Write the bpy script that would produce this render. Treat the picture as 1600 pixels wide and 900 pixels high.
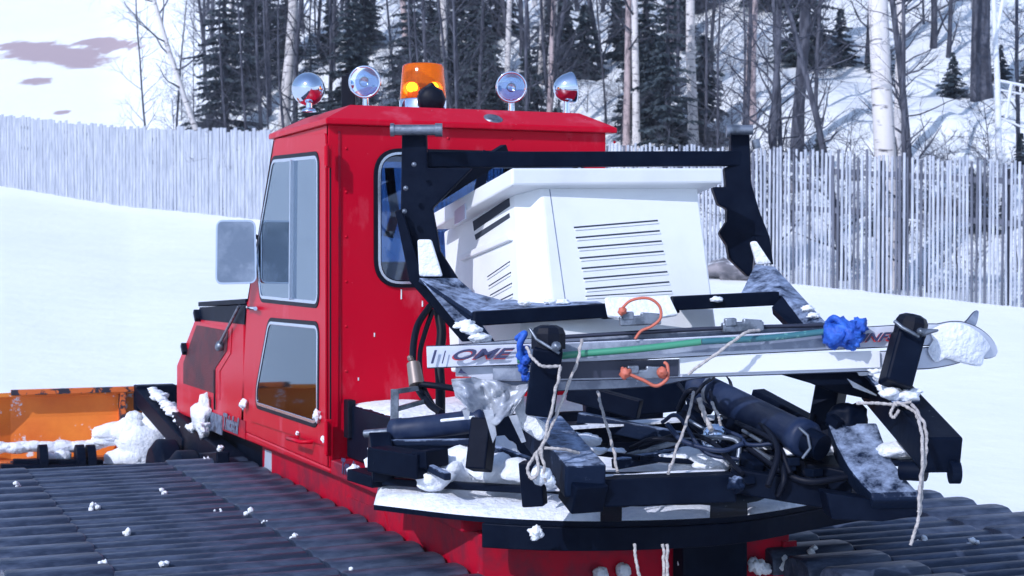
import bpy, bmesh, math, random
from mathutils import Vector, Matrix, noise
from mathutils.geometry import tessellate_polygon
R = math.radians
random.seed(7)
SC = bpy.context.scene
for o in list(bpy.data.objects): bpy.data.objects.remove(o)
COL = SC.collection
# ------------------------------------------------------------------ camera
EYE = Vector((0, 0, 2.05)); HEAD = R(22.4); PITCH = R(1.12); FPX = 2550.0
FH = Vector((math.sin(HEAD), math.cos(HEAD), 0)); RT = Vector((math.cos(HEAD), -math.sin(HEAD), 0)); ZZ = Vector((0, 0, 1))
FW = FH*math.cos(PITCH) - ZZ*math.sin(PITCH); UP = ZZ*math.cos(PITCH) + FH*math.sin(PITCH)
cd = bpy.data.cameras.new('camera'); cam = bpy.data.objects.new('camera', cd); COL.objects.link(cam)
cam.location = EYE; cam.rotation_euler = (R(90)-PITCH, 0, -HEAD)
cd.sensor_width = 36; cd.lens = 36*FPX/1600; cd.clip_end = 2000; cd.clip_start = .05
cd.dof.use_dof = True; cd.dof.focus_distance = 7.0; cd.dof.aperture_fstop = 7.0
SC.camera = cam
def ray(px, py): return FW + RT*((px-800)/FPX) + UP*((450-py)/FPX)
def P(px, py, d): return EYE + ray(px, py)*d
def onX(px, py, x): r = ray(px, py); return EYE + r*((x-EYE.x)/r.x)
def onY(px, py, y): r = ray(px, py); return EYE + r*((y-EYE.y)/r.y)
def onZ(px, py, z): r = ray(px, py); return EYE + r*((z-EYE.z)/r.z)
# ------------------------------------------------------------------ light
TOSUN = Vector((-.842*math.cos(R(35)), -.539*math.cos(R(35)), math.sin(R(35)))).normalized()
w = bpy.data.worlds.new('World'); SC.world = w; w.use_nodes = True
nt = w.node_tree; bg = nt.nodes['Background']; sky = nt.nodes.new('ShaderNodeTexSky')
sky.sky_type = 'NISHITA'; sky.sun_disc = False; sky.sun_elevation = R(35); sky.sun_rotation = math.atan2(TOSUN.x, TOSUN.y)
sky.air_density = 1.3; sky.dust_density = .6; sky.ozone_density = 3.0
nt.links.new(sky.outputs[0], bg.inputs[0]); bg.inputs[1].default_value = .15
sl = bpy.data.lights.new('sun', 'SUN'); sl.energy = 3.6; sl.angle = R(.5); sl.color = (1, .975, .965)
so = bpy.data.objects.new('sun', sl); COL.objects.link(so); so.rotation_euler = TOSUN.to_track_quat('Z', 'Y').to_euler(); so.location = (-20, -20, 30)
SC.view_settings.view_transform = 'Standard'; SC.view_settings.look = 'None'; SC.view_settings.gamma = 1
SC.view_settings.exposure = .30
SC.view_settings.use_white_balance = True; SC.view_settings.white_balance_temperature = 5950; SC.view_settings.white_balance_tint = 15
SC.render.engine = 'CYCLES'
# ------------------------------------------------------------------ materials
def N(t, k, **kw):
    n = t.nodes.new(k)
    for a, b in kw.items(): setattr(n, a, b)
    return n
def rgb(c): return (c[0], c[1], c[2], 1)
def mat(name, *a, snowcol=(.78, .82, .88), **k):
    m = mat_(name, *a, snowcol=snowcol, **k); return m
def mat_(name, c, rough=.5, metal=0, coat=0, c2=None, scale=6, lo=.45, hi=.6, bump=0, bscale=40, snow=None, spec=.5, detail=6, stretch=None, snowcol=None):
    """base colour, a second worn / dirty colour chosen by noise, optional clinging snow (threshold lo/hi on noise plus how far the face looks up)"""
    m = bpy.data.materials.new(name); m.use_nodes = True; t = m.node_tree; b = t.nodes['Principled BSDF']
    b.inputs['Base Color'].default_value = rgb(c); b.inputs['Roughness'].default_value = rough; b.inputs['Metallic'].default_value = metal
    b.inputs['Coat Weight'].default_value = coat; b.inputs['Coat Roughness'].default_value = .12
    b.inputs['Specular IOR Level'].default_value = spec
    tc = N(t, 'ShaderNodeTexCoord'); src = tc.outputs['Object']
    if stretch:
        mp = N(t, 'ShaderNodeMapping'); mp.inputs['Scale'].default_value = stretch; t.links.new(src, mp.inputs[0]); src = mp.outputs[0]
    col = None
    if c2:
        n = N(t, 'ShaderNodeTexNoise'); n.inputs['Scale'].default_value = scale; n.inputs['Detail'].default_value = detail; n.inputs['Roughness'].default_value = .65
        t.links.new(src, n.inputs['Vector'])
        r = N(t, 'ShaderNodeMapRange'); r.inputs[1].default_value = lo; r.inputs[2].default_value = hi; t.links.new(n.outputs[0], r.inputs[0])
        mx = N(t, 'ShaderNodeMix', data_type='RGBA'); mx.inputs[6].default_value = rgb(c); mx.inputs[7].default_value = rgb(c2)
        t.links.new(r.outputs[0], mx.inputs[0]); col = mx.outputs[2]
    if snow:
        n = N(t, 'ShaderNodeTexNoise'); n.inputs['Scale'].default_value = snow[0]; n.inputs['Detail'].default_value = 8; n.inputs['Roughness'].default_value = .7
        t.links.new(tc.outputs['Object'], n.inputs['Vector'])
        g = N(t, 'ShaderNodeNewGeometry'); s = N(t, 'ShaderNodeSeparateXYZ'); t.links.new(g.outputs['Normal'], s.inputs[0])
        ma = N(t, 'ShaderNodeMath', operation='MULTIPLY_ADD'); ma.inputs[1].default_value = snow[3]; t.links.new(s.outputs[2], ma.inputs[0]); t.links.new(n.outputs[0], ma.inputs[2])
        r = N(t, 'ShaderNodeMapRange'); r.inputs[1].default_value = snow[1]; r.inputs[2].default_value = snow[2]; t.links.new(ma.outputs[0], r.inputs[0])
        mx = N(t, 'ShaderNodeMix', data_type='RGBA'); mx.inputs[7].default_value = rgb(snowcol)
        if col: t.links.new(col, mx.inputs[6])
        else: mx.inputs[6].default_value = rgb(c)
        t.links.new(r.outputs[0], mx.inputs[0]); col = mx.outputs[2]
        rr = N(t, 'ShaderNodeMapRange'); rr.inputs[3].default_value = rough; rr.inputs[4].default_value = .8; t.links.new(r.outputs[0], rr.inputs[0]); t.links.new(rr.outputs[0], b.inputs['Roughness'])
    if col: t.links.new(col, b.inputs['Base Color'])
    if bump:
        n = N(t, 'ShaderNodeTexNoise'); n.inputs['Scale'].default_value = bscale; n.inputs['Detail'].default_value = 6; t.links.new(src, n.inputs['Vector'])
        bp = N(t, 'ShaderNodeBump'); bp.inputs['Strength'].default_value = bump; bp.inputs['Distance'].default_value = .02
        t.links.new(n.outputs[0], bp.inputs['Height']); t.links.new(bp.outputs[0], b.inputs['Normal'])
    return m
M = {}
M['red'] = mat('red_paint', (.50, .0, .018), .36, 0, .0, spec=.13, c2=(.58, .07, .11), scale=5, detail=10, stretch=(1, 1, .4), lo=.56, hi=.78, bump=.05, bscale=7, snow=(38, .715, .735, .05))
M['red_dirty'] = mat('red_paint_dirty', (.44, .002, .022), .42, 0, .0, spec=.12, c2=(.20, .015, .035), scale=4, lo=.45, hi=.62, bump=.06, bscale=9, snow=(26, .70, .72, .04))
M['black'] = mat('black_paint', (.0015, .004, .013), .5, 0, .0, spec=.06, c2=(.004, .008, .02), scale=9, lo=.4, hi=.7, bump=.05, bscale=30, snow=(34, .80, .86, .14))
M['black_snowy'] = mat('black_paint_snow_dusted', (.006, .013, .034), .6, spec=.1, snow=(15, .60, .90, .27), snowcol=(.32, .40, .57), bump=.15, bscale=50)
M['rubber'] = mat('black_rubber', (.004, .006, .014), .5, spec=.15, bump=.05, bscale=60)
M['track'] = mat('grouser_steel', (.022, .032, .060), .42, .1, spec=.35, c2=(.09, .115, .18), scale=11, lo=.45, hi=.7, bump=.25, bscale=45, snow=(40, .86, .92, .12), stretch=(.35, 1, 1))
M['belt'] = mat('track_belt', (.008, .011, .022), .7, bump=.2, bscale=40)
M['steel'] = mat('scuffed_steel', (.22, .25, .30), .4, .7, c2=(.10, .12, .15), scale=14, bump=.1, snow=(20, .75, .85, .15))
M['chrome'] = mat('chrome', (.66, .74, .86), .07, 1)
M['alu'] = mat('window_trim', (.60, .66, .75), .25, .9)
M['mirror'] = mat('mirror_glass', (.26, .31, .38), .10, 1, c2=(.42, .47, .55), scale=4)
M['white_plastic'] = mat('white_fibreglass', (.78, .80, .80), .42, 0, .1, c2=(.70, .72, .74), scale=3, lo=.45, hi=.75, bump=.04, bscale=12)
M['slot'] = mat('louvre_shadow_gap', (.03, .04, .06), .8)
M['ski_white'] = mat('ski_white', (.56, .60, .70), .3, 0, .4, c2=(.48, .53, .62), scale=12, lo=.5, hi=.7, snow=(14, .70, .74, .05))
M['ski_grey'] = mat('ski_grey', (.16, .19, .26), .35, 0, .3, c2=(.30, .34, .42), scale=10, snow=(14, .66, .72, .05))
M['ski_base'] = mat('ski_base', (.70, .72, .76), .35)
M['ski_edge'] = mat('ski_edge', (.03, .035, .06), .4, .3)
M['cyl'] = mat('blue_black_paint', (.009, .019, .055), .5, spec=.25, c2=(.02, .032, .07), scale=12, snow=(50, .80, .86, .12))
M['green'] = mat('green_pole', (.05, .26, .15), .35, 0, .3, snow=(18, .70, .74, .05))
M['teal'] = mat('teal_pole', (.03, .13, .16), .35, 0, .3, c2=(.12, .3, .26), scale=30, lo=.55, hi=.6)
M['blue_cloth'] = mat('blue_cloth', (.015, .075, .42), .6, c2=(.03, .14, .6), scale=20, bump=.4, bscale=40)
M['orange_strap'] = mat('orange_strap', (.52, .13, .08), .55, bump=.2)
M['rope'] = mat('rope', (.50, .47, .45), .85, bump=.6, bscale=120, c2=(.36, .34, .34), scale=60)
M['rag'] = mat('torn_cloth', (.42, .45, .50), .35, .15, .2, c2=(.24, .27, .33), scale=9, lo=.4, hi=.6, bump=.5, bscale=22)
M['orange'] = mat('orange_blade_paint', (.90, .27, .03), .45, 0, .0, c2=(.74, .17, .02), scale=2, lo=.4, hi=.7, bump=.05, snow=(7, .60, .64, .02))
M['orange_worn'] = mat('orange_worn', (.60, .13, .02), .6, c2=(.02, .02, .035), scale=7, lo=.5, hi=.53, snow=(8, .66, .70, .05))
M['vent'] = mat('vent_mesh', (.10, .012, .02), .6, c2=(.05, .01, .018), scale=5, bump=.5, bscale=120)
M['text_red'] = mat('red_lettering', (.50, .03, .03), .4)
M['text_navy'] = mat('navy_lettering', (.03, .035, .10), .4)
M['text_grey'] = mat('decal_grey', (.14, .18, .26), .5, c2=(.05, .06, .1), scale=30)
M['interior'] = mat('cab_interior', (.10, .11, .14), .7)
M['seat'] = mat('seat_vinyl', (.30, .30, .33), .5)
M['brown'] = mat('brown_strap', (.30, .09, .05), .6)
M['brass'] = mat('brass_fitting', (.30, .25, .22), .4, .6)
M['fence'] = mat('weathered_board', (.26, .29, .35), .85, c2=(.52, .55, .62), scale=15, lo=.36, hi=.66, bump=.3, stretch=(1, 1, .12), bscale=30)
M['fence_dark'] = mat('dark_board', (.07, .08, .11), .85, c2=(.17, .18, .23), scale=5, lo=.35, hi=.7, bump=.3, stretch=(1, 1, .12), bscale=30)
M['bark'] = mat('dark_bark', (.035, .038, .055), .9, c2=(.10, .105, .135), scale=9, bump=.6, bscale=30, stretch=(1, 1, .25))
M['bark_pine'] = mat('pine_bark', (.46, .37, .37), .85, c2=(.15, .12, .13), scale=6, lo=.48, hi=.62, bump=.5, bscale=20, stretch=(1, 1, .35))
M['birch'] = mat('birch_bark', (.66, .63, .62), .75, c2=(.08, .075, .085), scale=5, lo=.58, hi=.64, bump=.3, bscale=20, stretch=(.6, .6, 3.0))
M['needles'] = mat('spruce_needles', (.026, .044, .060), .75, c2=(.07, .095, .11), scale=1.6, lo=.4, hi=.65)
M['rock'] = mat('rock', (.12, .12, .14), .9, c2=(.28, .26, .28), scale=3, bump=.8, bscale=8, snow=(2, .75, .85, .35))
M['whitepaint'] = mat('white_painted_metal', (.72, .75, .80), .5)
def glass_mat(name, tint, rough=.0, ior=1.45):
    m = bpy.data.materials.new(name); m.use_nodes = True; t = m.node_tree; t.nodes.remove(t.nodes['Principled BSDF'])
    tr = N(t, 'ShaderNodeBsdfTransparent'); tr.inputs[0].default_value = rgb(tint)
    gl = N(t, 'ShaderNodeBsdfGlossy'); gl.inputs['Roughness'].default_value = .04; gl.inputs[0].default_value = (.74, .88, 1, 1)
    fr = N(t, 'ShaderNodeFresnel'); fr.inputs[0].default_value = ior
    mx = N(t, 'ShaderNodeMixShader'); t.links.new(fr.outputs[0], mx.inputs[0]); t.links.new(tr.outputs[0], mx.inputs[1]); t.links.new(gl.outputs[0], mx.inputs[2])
    t.links.new(mx.outputs[0], t.nodes['Material Output'].inputs[0]); return m
M['glass'] = glass_mat('window_glass', (.80, .88, .97), ior=7.0)
M['glass_dark'] = glass_mat('tinted_glass', (.20, .34, .56), ior=2.0)
M['lens_glass'] = glass_mat('lamp_lens_glass', (.7, .8, .95), ior=2.6)
M['glass_clear'] = glass_mat('clear_glass', (.85, .9, .95), ior=1.45)
def amber():
    m = bpy.data.materials.new('amber_lens'); m.use_nodes = True; t = m.node_tree; b = t.nodes['Principled BSDF']
    b.inputs['Base Color'].default_value = (.85, .17, .0, 1); b.inputs['Roughness'].default_value = .08; b.inputs['Transmission Weight'].default_value = .8; b.inputs['IOR'].default_value = 1.3
    wv = N(t, 'ShaderNodeTexWave'); wv.inputs['Scale'].default_value = 30; bp = N(t, 'ShaderNodeBump'); bp.inputs['Strength'].default_value = .2
    tc = N(t, 'ShaderNodeTexCoord'); t.links.new(tc.outputs['Object'], wv.inputs[0]); t.links.new(wv.outputs[0], bp.inputs['Height']); t.links.new(bp.outputs[0], b.inputs['Normal'])
    return m
M['amber'] = amber()
M['amber_core'] = mat('amber_reflector', (.95, .50, .05), .2, .6)
M['snowlump'] = mat('clinging_snow', (.84, .87, .91), .85, bump=.5, bscale=70, c2=(.74, .78, .85), scale=30)
M['snowdeck'] = mat('packed_snow', (.82, .85, .90), .85, bump=.6, bscale=45, c2=(.72, .76, .84), scale=14)
def snow_ground():
    m = bpy.data.materials.new('snow_surface'); m.use_nodes = True; t = m.node_tree; b = t.nodes['Principled BSDF']
    b.inputs['Roughness'].default_value = .8; b.inputs['Specular IOR Level'].default_value = .25
    tc = N(t, 'ShaderNodeTexCoord'); n1 = N(t, 'ShaderNodeTexNoise'); n1.inputs['Scale'].default_value = .35; n1.inputs['Detail'].default_value = 5
    t.links.new(tc.outputs['Object'], n1.inputs['Vector'])
    mx = N(t, 'ShaderNodeMix', data_type='RGBA'); mx.inputs[6].default_value = (.80, .84, .87, 1); mx.inputs[7].default_value = (.88, .90, .90, 1); t.links.new(n1.outputs[0], mx.inputs[0])
    at = N(t, 'ShaderNodeAttribute', attribute_name='dirt'); n2 = N(t, 'ShaderNodeTexNoise'); n2.inputs['Scale'].default_value = .5; n2.inputs['Detail'].default_value = 9; n2.inputs['Roughness'].default_value = .7
    t.links.new(tc.outputs['Object'], n2.inputs['Vector'])
    ad = N(t, 'ShaderNodeMath', operation='MULTIPLY_ADD'); ad.inputs[1].default_value = .62; t.links.new(at.outputs['Fac'], ad.inputs[0]); t.links.new(n2.outputs[0], ad.inputs[2])
    mr = N(t, 'ShaderNodeMapRange'); mr.inputs[1].default_value = .86; mr.inputs[2].default_value = .96; t.links.new(ad.outputs[0], mr.inputs[0])
    m2 = N(t, 'ShaderNodeMix', data_type='RGBA'); t.links.new(mr.outputs[0], m2.inputs[0]); t.links.new(mx.outputs[2], m2.inputs[6]); m2.inputs[7].default_value = (.42, .33, .34, 1)
    t.links.new(m2.outputs[2], b.inputs['Base Color'])
    n3 = N(t, 'ShaderNodeTexNoise'); n3.inputs['Scale'].default_value = 5; n3.inputs['Detail'].default_value = 8; n3.inputs['Roughness'].default_value = .7; t.links.new(tc.outputs['Object'], n3.inputs['Vector'])
    bp = N(t, 'ShaderNodeBump'); bp.inputs['Strength'].default_value = .25; bp.inputs['Distance'].default_value = .04; t.links.new(n3.outputs[0], bp.inputs['Height'])
    n4 = N(t, 'ShaderNodeTexNoise'); n4.inputs['Scale'].default_value = 1.3; n4.inputs['Detail'].default_value = 4; t.links.new(tc.outputs['Object'], n4.inputs['Vector'])
    b2 = N(t, 'ShaderNodeBump'); b2.inputs['Strength'].default_value = .22; b2.inputs['Distance'].default_value = .16; t.links.new(n4.outputs[0], b2.inputs['Height']); t.links.new(bp.outputs[0], b2.inputs['Normal'])
    t.links.new(b2.outputs[0], b.inputs['Normal']); return m
M['snow'] = snow_ground()
# ------------------------------------------------------------------ mesh helpers
class MB:
    def __init__(s): s.v = []; s.f = []; s.sm = []
    def add(s, vs, fs, smooth=False):
        k = len(s.v); s.v += [Vector(v) for v in vs]; s.f += [tuple(i+k for i in f) for f in fs]; s.sm += [smooth]*len(fs); return s
    def beam(s, a, b, wd, h, up=ZZ):
        a = Vector(a); b = Vector(b); t = (b-a).normalized(); sd = t.cross(up)
        sd = sd.normalized() if sd.length > 1e-4 else Vector((1, 0, 0)); u = sd.cross(t).normalized()
        vs = [p + sd*(wd/2*i) + u*(h/2*j) for p in (a, b) for i, j in ((-1, -1), (1, -1), (1, 1), (-1, 1))]
        return s.add(vs, [(3, 2, 1, 0), (4, 5, 6, 7), (0, 1, 5, 4), (1, 2, 6, 5), (2, 3, 7, 6), (3, 0, 4, 7)])
    def box(s, x0, x1, y0, y1, z0, z1):
        return s.add([(x0, y0, z0), (x1, y0, z0), (x1, y1, z0), (x0, y1, z0), (x0, y0, z1), (x1, y0, z1), (x1, y1, z1), (x0, y1, z1)],
                     [(3, 2, 1, 0), (4, 5, 6, 7), (0, 1, 5, 4), (1, 2, 6, 5), (2, 3, 7, 6), (3, 0, 4, 7)])
    def tube(s, pts, r, n=10, cap=True, smooth=True):
        pts = [Vector(p) for p in pts]; m = len(pts); rs = r if isinstance(r, (list, tuple)) else [r]*m
        vs = []; fs = []; ref = None
        for i, p in enumerate(pts):
            t = (pts[min(i+1, m-1)]-pts[max(i-1, 0)])
            t = t.normalized() if t.length > 1e-9 else ZZ
            if ref is None: ref = t.orthogonal().normalized()
            ref = (ref - t*ref.dot(t)); ref = ref.normalized() if ref.length > 1e-6 else t.orthogonal().normalized(); q = t.cross(ref)
            for k in range(n):
                an = 2*math.pi*k/n; vs.append(p + (ref*math.cos(an)+q*math.sin(an))*rs[i])
        for i in range(m-1):
            for k in range(n): fs.append((i*n+k, i*n+(k+1) % n, (i+1)*n+(k+1) % n, (i+1)*n+k))
        s.add(vs, fs, smooth)
        if cap: s.add(vs[:n], [tuple(range(n))[::-1]]); s.add(vs[-n:], [tuple(range(n))])
        return s
    def lathe(s, o, axis, prof, n=24, smooth=True):      # prof: (distance along axis, radius)
        axis = Vector(axis).normalized(); a = axis.orthogonal().normalized(); b = axis.cross(a); vs = []; fs = []; o = Vector(o)
        for (t, r) in prof:
            for k in range(n):
                an = 2*math.pi*k/n; vs.append(o + axis*t + (a*math.cos(an)+b*math.sin(an))*max(r, 1e-4))
        for i in range(len(prof)-1):
            for k in range(n): fs.append((i*n+k, i*n+(k+1) % n, (i+1)*n+(k+1) % n, (i+1)*n+k))
        return s.add(vs, fs, smooth)
    def plate(s, loop, thick, holes=(), nrm=None, smooth=False):   # planar 3-D loops -> slab, extruded along the normal (away from nrm side)
        loop = [Vector(p) for p in loop]; holes = [[Vector(p) for p in h] for h in holes]
        if nrm is None:
            nrm = Vector((0, 0, 0))
            for i in range(len(loop)): nrm += loop[i].cross(loop[(i+1) % len(loop)])
            nrm.normalize()
            if nrm.dot(EYE - loop[0]) < 0: nrm = -nrm
        nrm = Vector(nrm).normalized()
        loops = [loop]+holes; flat = [p for l in loops for p in l]; n = len(flat)
        tri = tessellate_polygon([[p for p in l] for l in loops])
        vs = flat + [p - nrm*thick for p in flat]; fs = []
        for t in tri: fs.append(tuple(t)); fs.append(tuple(i+n for i in t[::-1]))
        k = 0
        for l in loops:
            m = len(l)
            for i in range(m): fs.append((k+i, k+(i+1) % m, n+k+(i+1) % m, n+k+i))
            k += m
        return s.add(vs, fs, smooth)
    def blob(s, c, r, seed=0, sub=3, amp=.35, sq=(1, 1, 1), freq=1.4):
        bm = bmesh.new(); bmesh.ops.create_icosphere(bm, subdivisions=sub, radius=1)
        vs = []
        for v in bm.verts:
            q_ = v.co*freq; d = 1 + amp*noise.noise(q_ + Vector((seed*3.1, seed*1.7, 5))) + amp*.6*noise.noise(q_*2.4 + Vector((seed, 2, seed))) + amp*.35*noise.noise(q_*6 + Vector((seed, 9, seed)))
            vs.append(Vector(c) + Vector((v.co.x*sq[0], v.co.y*sq[1], v.co.z*sq[2]))*r*d)
        fs = [tuple(v.index for v in f.verts) for f in bm.faces]; bm.free(); return s.add(vs, fs, True)
    def build(s, name, m, parent=None, bevel=0, inv=None):
        me = bpy.data.meshes.new(name); me.from_pydata([tuple(v) for v in s.v], [], s.f); me.materials.append(M[m] if isinstance(m, str) else m)
        me.polygons.foreach_set('use_smooth', s.sm)
        bm = bmesh.new(); bm.from_mesh(me)
        if len(bm.faces) < 40000: bmesh.ops.recalc_face_normals(bm, faces=bm.faces)
        bm.to_mesh(me); bm.free(); me.update()
        o = bpy.data.objects.new(name, me); COL.objects.link(o)
        if parent:
            o.parent = parent
            off = root_offset(parent)
            if off.length: me.transform(Matrix.Translation(-off))
        if bevel:
            b = o.modifiers.new('bevel', 'BEVEL'); b.width = bevel; b.segments = 2; b.limit_method = 'ANGLE'; b.angle_limit = R(40)
        return o
def root_offset(o):
    v = Vector((0, 0, 0))
    while o: v += o.location; o = o.parent
    return v
def tag(o, label=None, cat=None, group=None, kind=None):
    if label: o['label'] = label
    if cat: o['category'] = cat
    if group: o['group'] = group
    if kind: o['kind'] = kind
    return o
def empty(name, loc=(0, 0, 0)):
    o = bpy.data.objects.new(name, None); COL.objects.link(o); o.location = loc; o.empty_display_size = .2; return o
def own_origin(o):                                        # give a top-level mesh an origin at its base centre
    me = o.data; xs = [v.co for v in me.vertices]
    c = Vector((sum(v.x for v in xs)/len(xs), sum(v.y for v in xs)/len(xs), min(v.z for v in xs)))
    me.transform(Matrix.Translation(-c)); o.location = c; return o
def rrect(pts, rad, n=6):                                 # round the corners of a planar polygon
    pts = [Vector(p) for p in pts]; out = []; m = len(pts)
    for i in range(m):
        a, b, c = pts[i-1], pts[i], pts[(i+1) % m]; r = rad[i] if isinstance(rad, (list, tuple)) else rad
        p0 = b + (a-b).normalized()*r; p1 = b + (c-b).normalized()*r
        for k in range(n+1):
            t = k/n; out.append(p0*(1-t)**2 + b*2*t*(1-t) + p1*t*t)
    return out
def inset(loop, d, nrm):                                  # offset a planar loop (d > 0 grows it)
    c = sum(loop, Vector())/len(loop); out = []; m = len(loop)
    for i in range(m):
        t = (loop[(i+1) % m]-loop[i-1]).normalized(); n = t.cross(nrm).normalized()
        if n.dot(loop[i]-c) < 0: n = -n
        out.append(loop[i]+n*d)
    return out
def curve(pts, n=8):                                      # Catmull-Rom through points
    pts = [Vector(p) for p in pts]; q = [pts[0]*2-pts[1]]+pts+[pts[-1]*2-pts[-2]]; out = []
    for i in range(1, len(q)-2):
        for k in range(n):
            t = k/n; a, b, c, d = q[i-1], q[i], q[i+1], q[i+2]
            out.append(.5*((2*b)+(c-a)*t+(2*a-5*b+4*c-d)*t*t+(3*b-a-3*c+d)*t**3))
    out.append(pts[-1]); return out
def snowpad(poly, zf, h, step=.02, soft=.05, seed=0, amp=.5):   # a heap of snow over a polygon seen from above; zf: floor height or function
    z0 = zf if callable(zf) else (lambda x, y: zf)
    pl = [(p[0], p[1]) for p in poly]; x0 = min(p[0] for p in pl); x1 = max(p[0] for p in pl); y0 = min(p[1] for p in pl); y1 = max(p[1] for p in pl)
    def dist(x, y):
        ins = False; dm = 9
        for i in range(len(pl)):
            ax, ay = pl[i-1]; bx, by = pl[i]
            if (ay > y) != (by > y) and x < (bx-ax)*(y-ay)/(by-ay)+ax: ins = not ins
            dx, dy = bx-ax, by-ay; t = max(0, min(1, ((x-ax)*dx+(y-ay)*dy)/(dx*dx+dy*dy+1e-12))); dm = min(dm, math.hypot(x-ax-dx*t, y-ay-dy*t))
        return dm if ins else -dm
    vs = []; idx = {}; fs = []
    nx = int((x1-x0)/step)+2; ny = int((y1-y0)/step)+2
    for i in range(nx):
        for j in range(ny):
            x = x0+i*step; y = y0+j*step; wob = noise.noise(Vector((x*9+seed, y*9, seed)))*.02*min(1, soft/.04)
            d = dist(x, y)+wob
            if d > -.5*step:
                hh = h*(1-math.exp(-max(d, 0)/soft))*(1+amp*noise.noise(Vector((x*5, y*5, seed+3)))+.15*noise.noise(Vector((x*22, y*22, seed))))
                idx[(i, j)] = len(vs); vs.append((x, y, z0(x, y)+hh-.004))
    for i in range(nx-1):
        for j in range(ny-1):
            k = [(i, j), (i+1, j), (i+1, j+1), (i, j+1)]
            if all(q in idx for q in k): fs.append(tuple(idx[q] for q in k))
    return MB().add(vs, fs, True)
def letters(txt, o, xdir, ydir, size, m, parent, name='lettering', shear=.0, ext=.001, bold=0.0, sx=1.0):
    c = bpy.data.curves.new(name, 'FONT'); c.body = txt; c.size = size; c.extrude = ext; c.shear = shear; c.offset = bold
    t = bpy.data.objects.new('t', c); COL.objects.link(t); bpy.context.view_layer.update()
    me = bpy.data.meshes.new_from_object(t.evaluated_get(bpy.context.evaluated_depsgraph_get())); bpy.data.objects.remove(t)
    x = Vector(xdir).normalized(); y = Vector(ydir); y = (y-x*y.dot(x)).normalized(); z = x.cross(y)
    mt = Matrix((x, y, z)).transposed().to_4x4(); mt.translation = Vector(o)-root_offset(parent)
    me.transform(Matrix.Diagonal((sx, 1, 1, 1))); me.transform(mt); me.materials.clear(); me.materials.append(M[m]); ob = bpy.data.objects.new(name, me); COL.objects.link(ob); ob.parent = parent; return ob
# ------------------------------------------------------------------ terrain
CP = [(-600, 75, 262), (0, 110, 290), (200, 124, 322), (430, 141, 345), (700, 166, 382), (960, 188, 412), (1150, 203, 433), (1380, 217, 458), (1600, 228, 479), (2300, 245, 520)]
def ctl(px, k):
    if px <= CP[0][0]: return CP[0][k]
    for a, b in zip(CP, CP[1:]):
        if px <= b[0]: t = (px-a[0])/(b[0]-a[0]); return a[k]*(1-t)+b[k]*t
    return CP[-1][k]
FENCE_H = 2.2
def fence_d(px): return FENCE_H*FPX/ctl(px, 1)
def fence_z(px): return EYE.z + fence_d(px)*(400-ctl(px, 2))/FPX
def smooth(t): t = max(0, min(1, t)); return t*t*(3-2*t)
def terr_pd(px, d, det=True):
    D = fence_d(px); zb = fence_z(px)
    if d < D:
        t = max(0, (d-9)/(D-9)); z = zb*(t**1.25)
        if det: z += .05*noise.noise(Vector((px*.004, d*.25, 1)))*min(1, t*3)
        return z
    s = smooth((px-150)/350); slope = .27 + .12*s; e = d-D
    z = zb + slope*(e - 1.5*(1-math.exp(-e/1.5)))
    return z
def terr(x, y, det=True):
    v = Vector((x, y, 0)); d = v.dot(FH); r = v.dot(RT); rad = v.length
    a = math.atan2(r, d); ac = max(-R(29), min(R(31), a)); px = 800+FPX*math.tan(ac); dd = rad*math.cos(ac)
    fade = 1 - .6*smooth((abs(a)-R(80))/R(60))
    z = terr_pd(px, dd, det)*fade
    D = fence_d(px)
    if dd > D and det:
        s = smooth((px-180)/250)*smooth((dd-D)/3)*fade
        z += s*(.55*noise.noise(Vector((x*.22, y*.22, 0))) + .28*noise.noise(Vector((x*.7, y*.7, 4))) + .10*noise.noise(Vector((x*1.9, y*1.9, 8))))
        z += (1-s)*1.1*noise.noise(Vector((x*.05, y*.05, 2)))*smooth((dd-D)/15)*fade
    return z
def ground():
    az = []; a = -180.0
    while a < 180: az.append(a); a += .16 if -22 < a < 22 else (1.0 if -34 < a < 34 else 6.0)
    rs = [0.0]; r = 1.5
    while r < 330: rs.append(r); r *= 1.0195
    vs = [(0, 0, 0)]; fs = []; n = len(az); dirt = [0.0]
    pts = [(95, 85, 105, 20), (200, 72, 34, 8), (60, 128, 40, 8), (40, 75, 55, 13), (160, 70, 60, 14), (98, 176, 22, 4), (120, 95, 60, 14), (20, 155, 9, 3)]
    for r in rs[1:]:
        for a in az:
            q = FH*math.cos(R(a))*r + RT*math.sin(R(a))*r; z = terr(q.x, q.y); vs.append((q.x, q.y, z))
            dv = 0
            if r > 45 and -19 < a < -10:
                d = r*math.cos(R(a)); px = 800+FPX*math.tan(R(a)); yy = 400-(z-EYE.z)/d*FPX
                for (cx, cy, rx, ry) in pts: dv = max(dv, 1.25-math.hypot((px-cx)/rx, (yy-cy)/ry)*.75)
            dirt.append(max(0, min(1, dv)))
    for i in range(len(rs)-1):
        for k in range(n):
            k2 = (k+1) % n
            if i == 0: fs.append((0, 1+k2, 1+k))
            else: b = 1+(i-1)*n; fs.append((b+k, b+k2, b+n+k2, b+n+k))
    me = bpy.data.meshes.new('snow_ground'); me.from_pydata(vs, [], [f[::-1] for f in fs]); me.materials.append(M['snow'])
    me.polygons.foreach_set('use_smooth', [True]*len(fs))
    at = me.attributes.new('dirt', 'FLOAT', 'POINT'); at.data.foreach_set('value', dirt); me.update()
    o = bpy.data.objects.new('snow_ground', me); COL.objects.link(o); tag(o, kind='structure'); o['label'] = 'groomed snow slope rising to a wooded snowy hillside'
ground()
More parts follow.
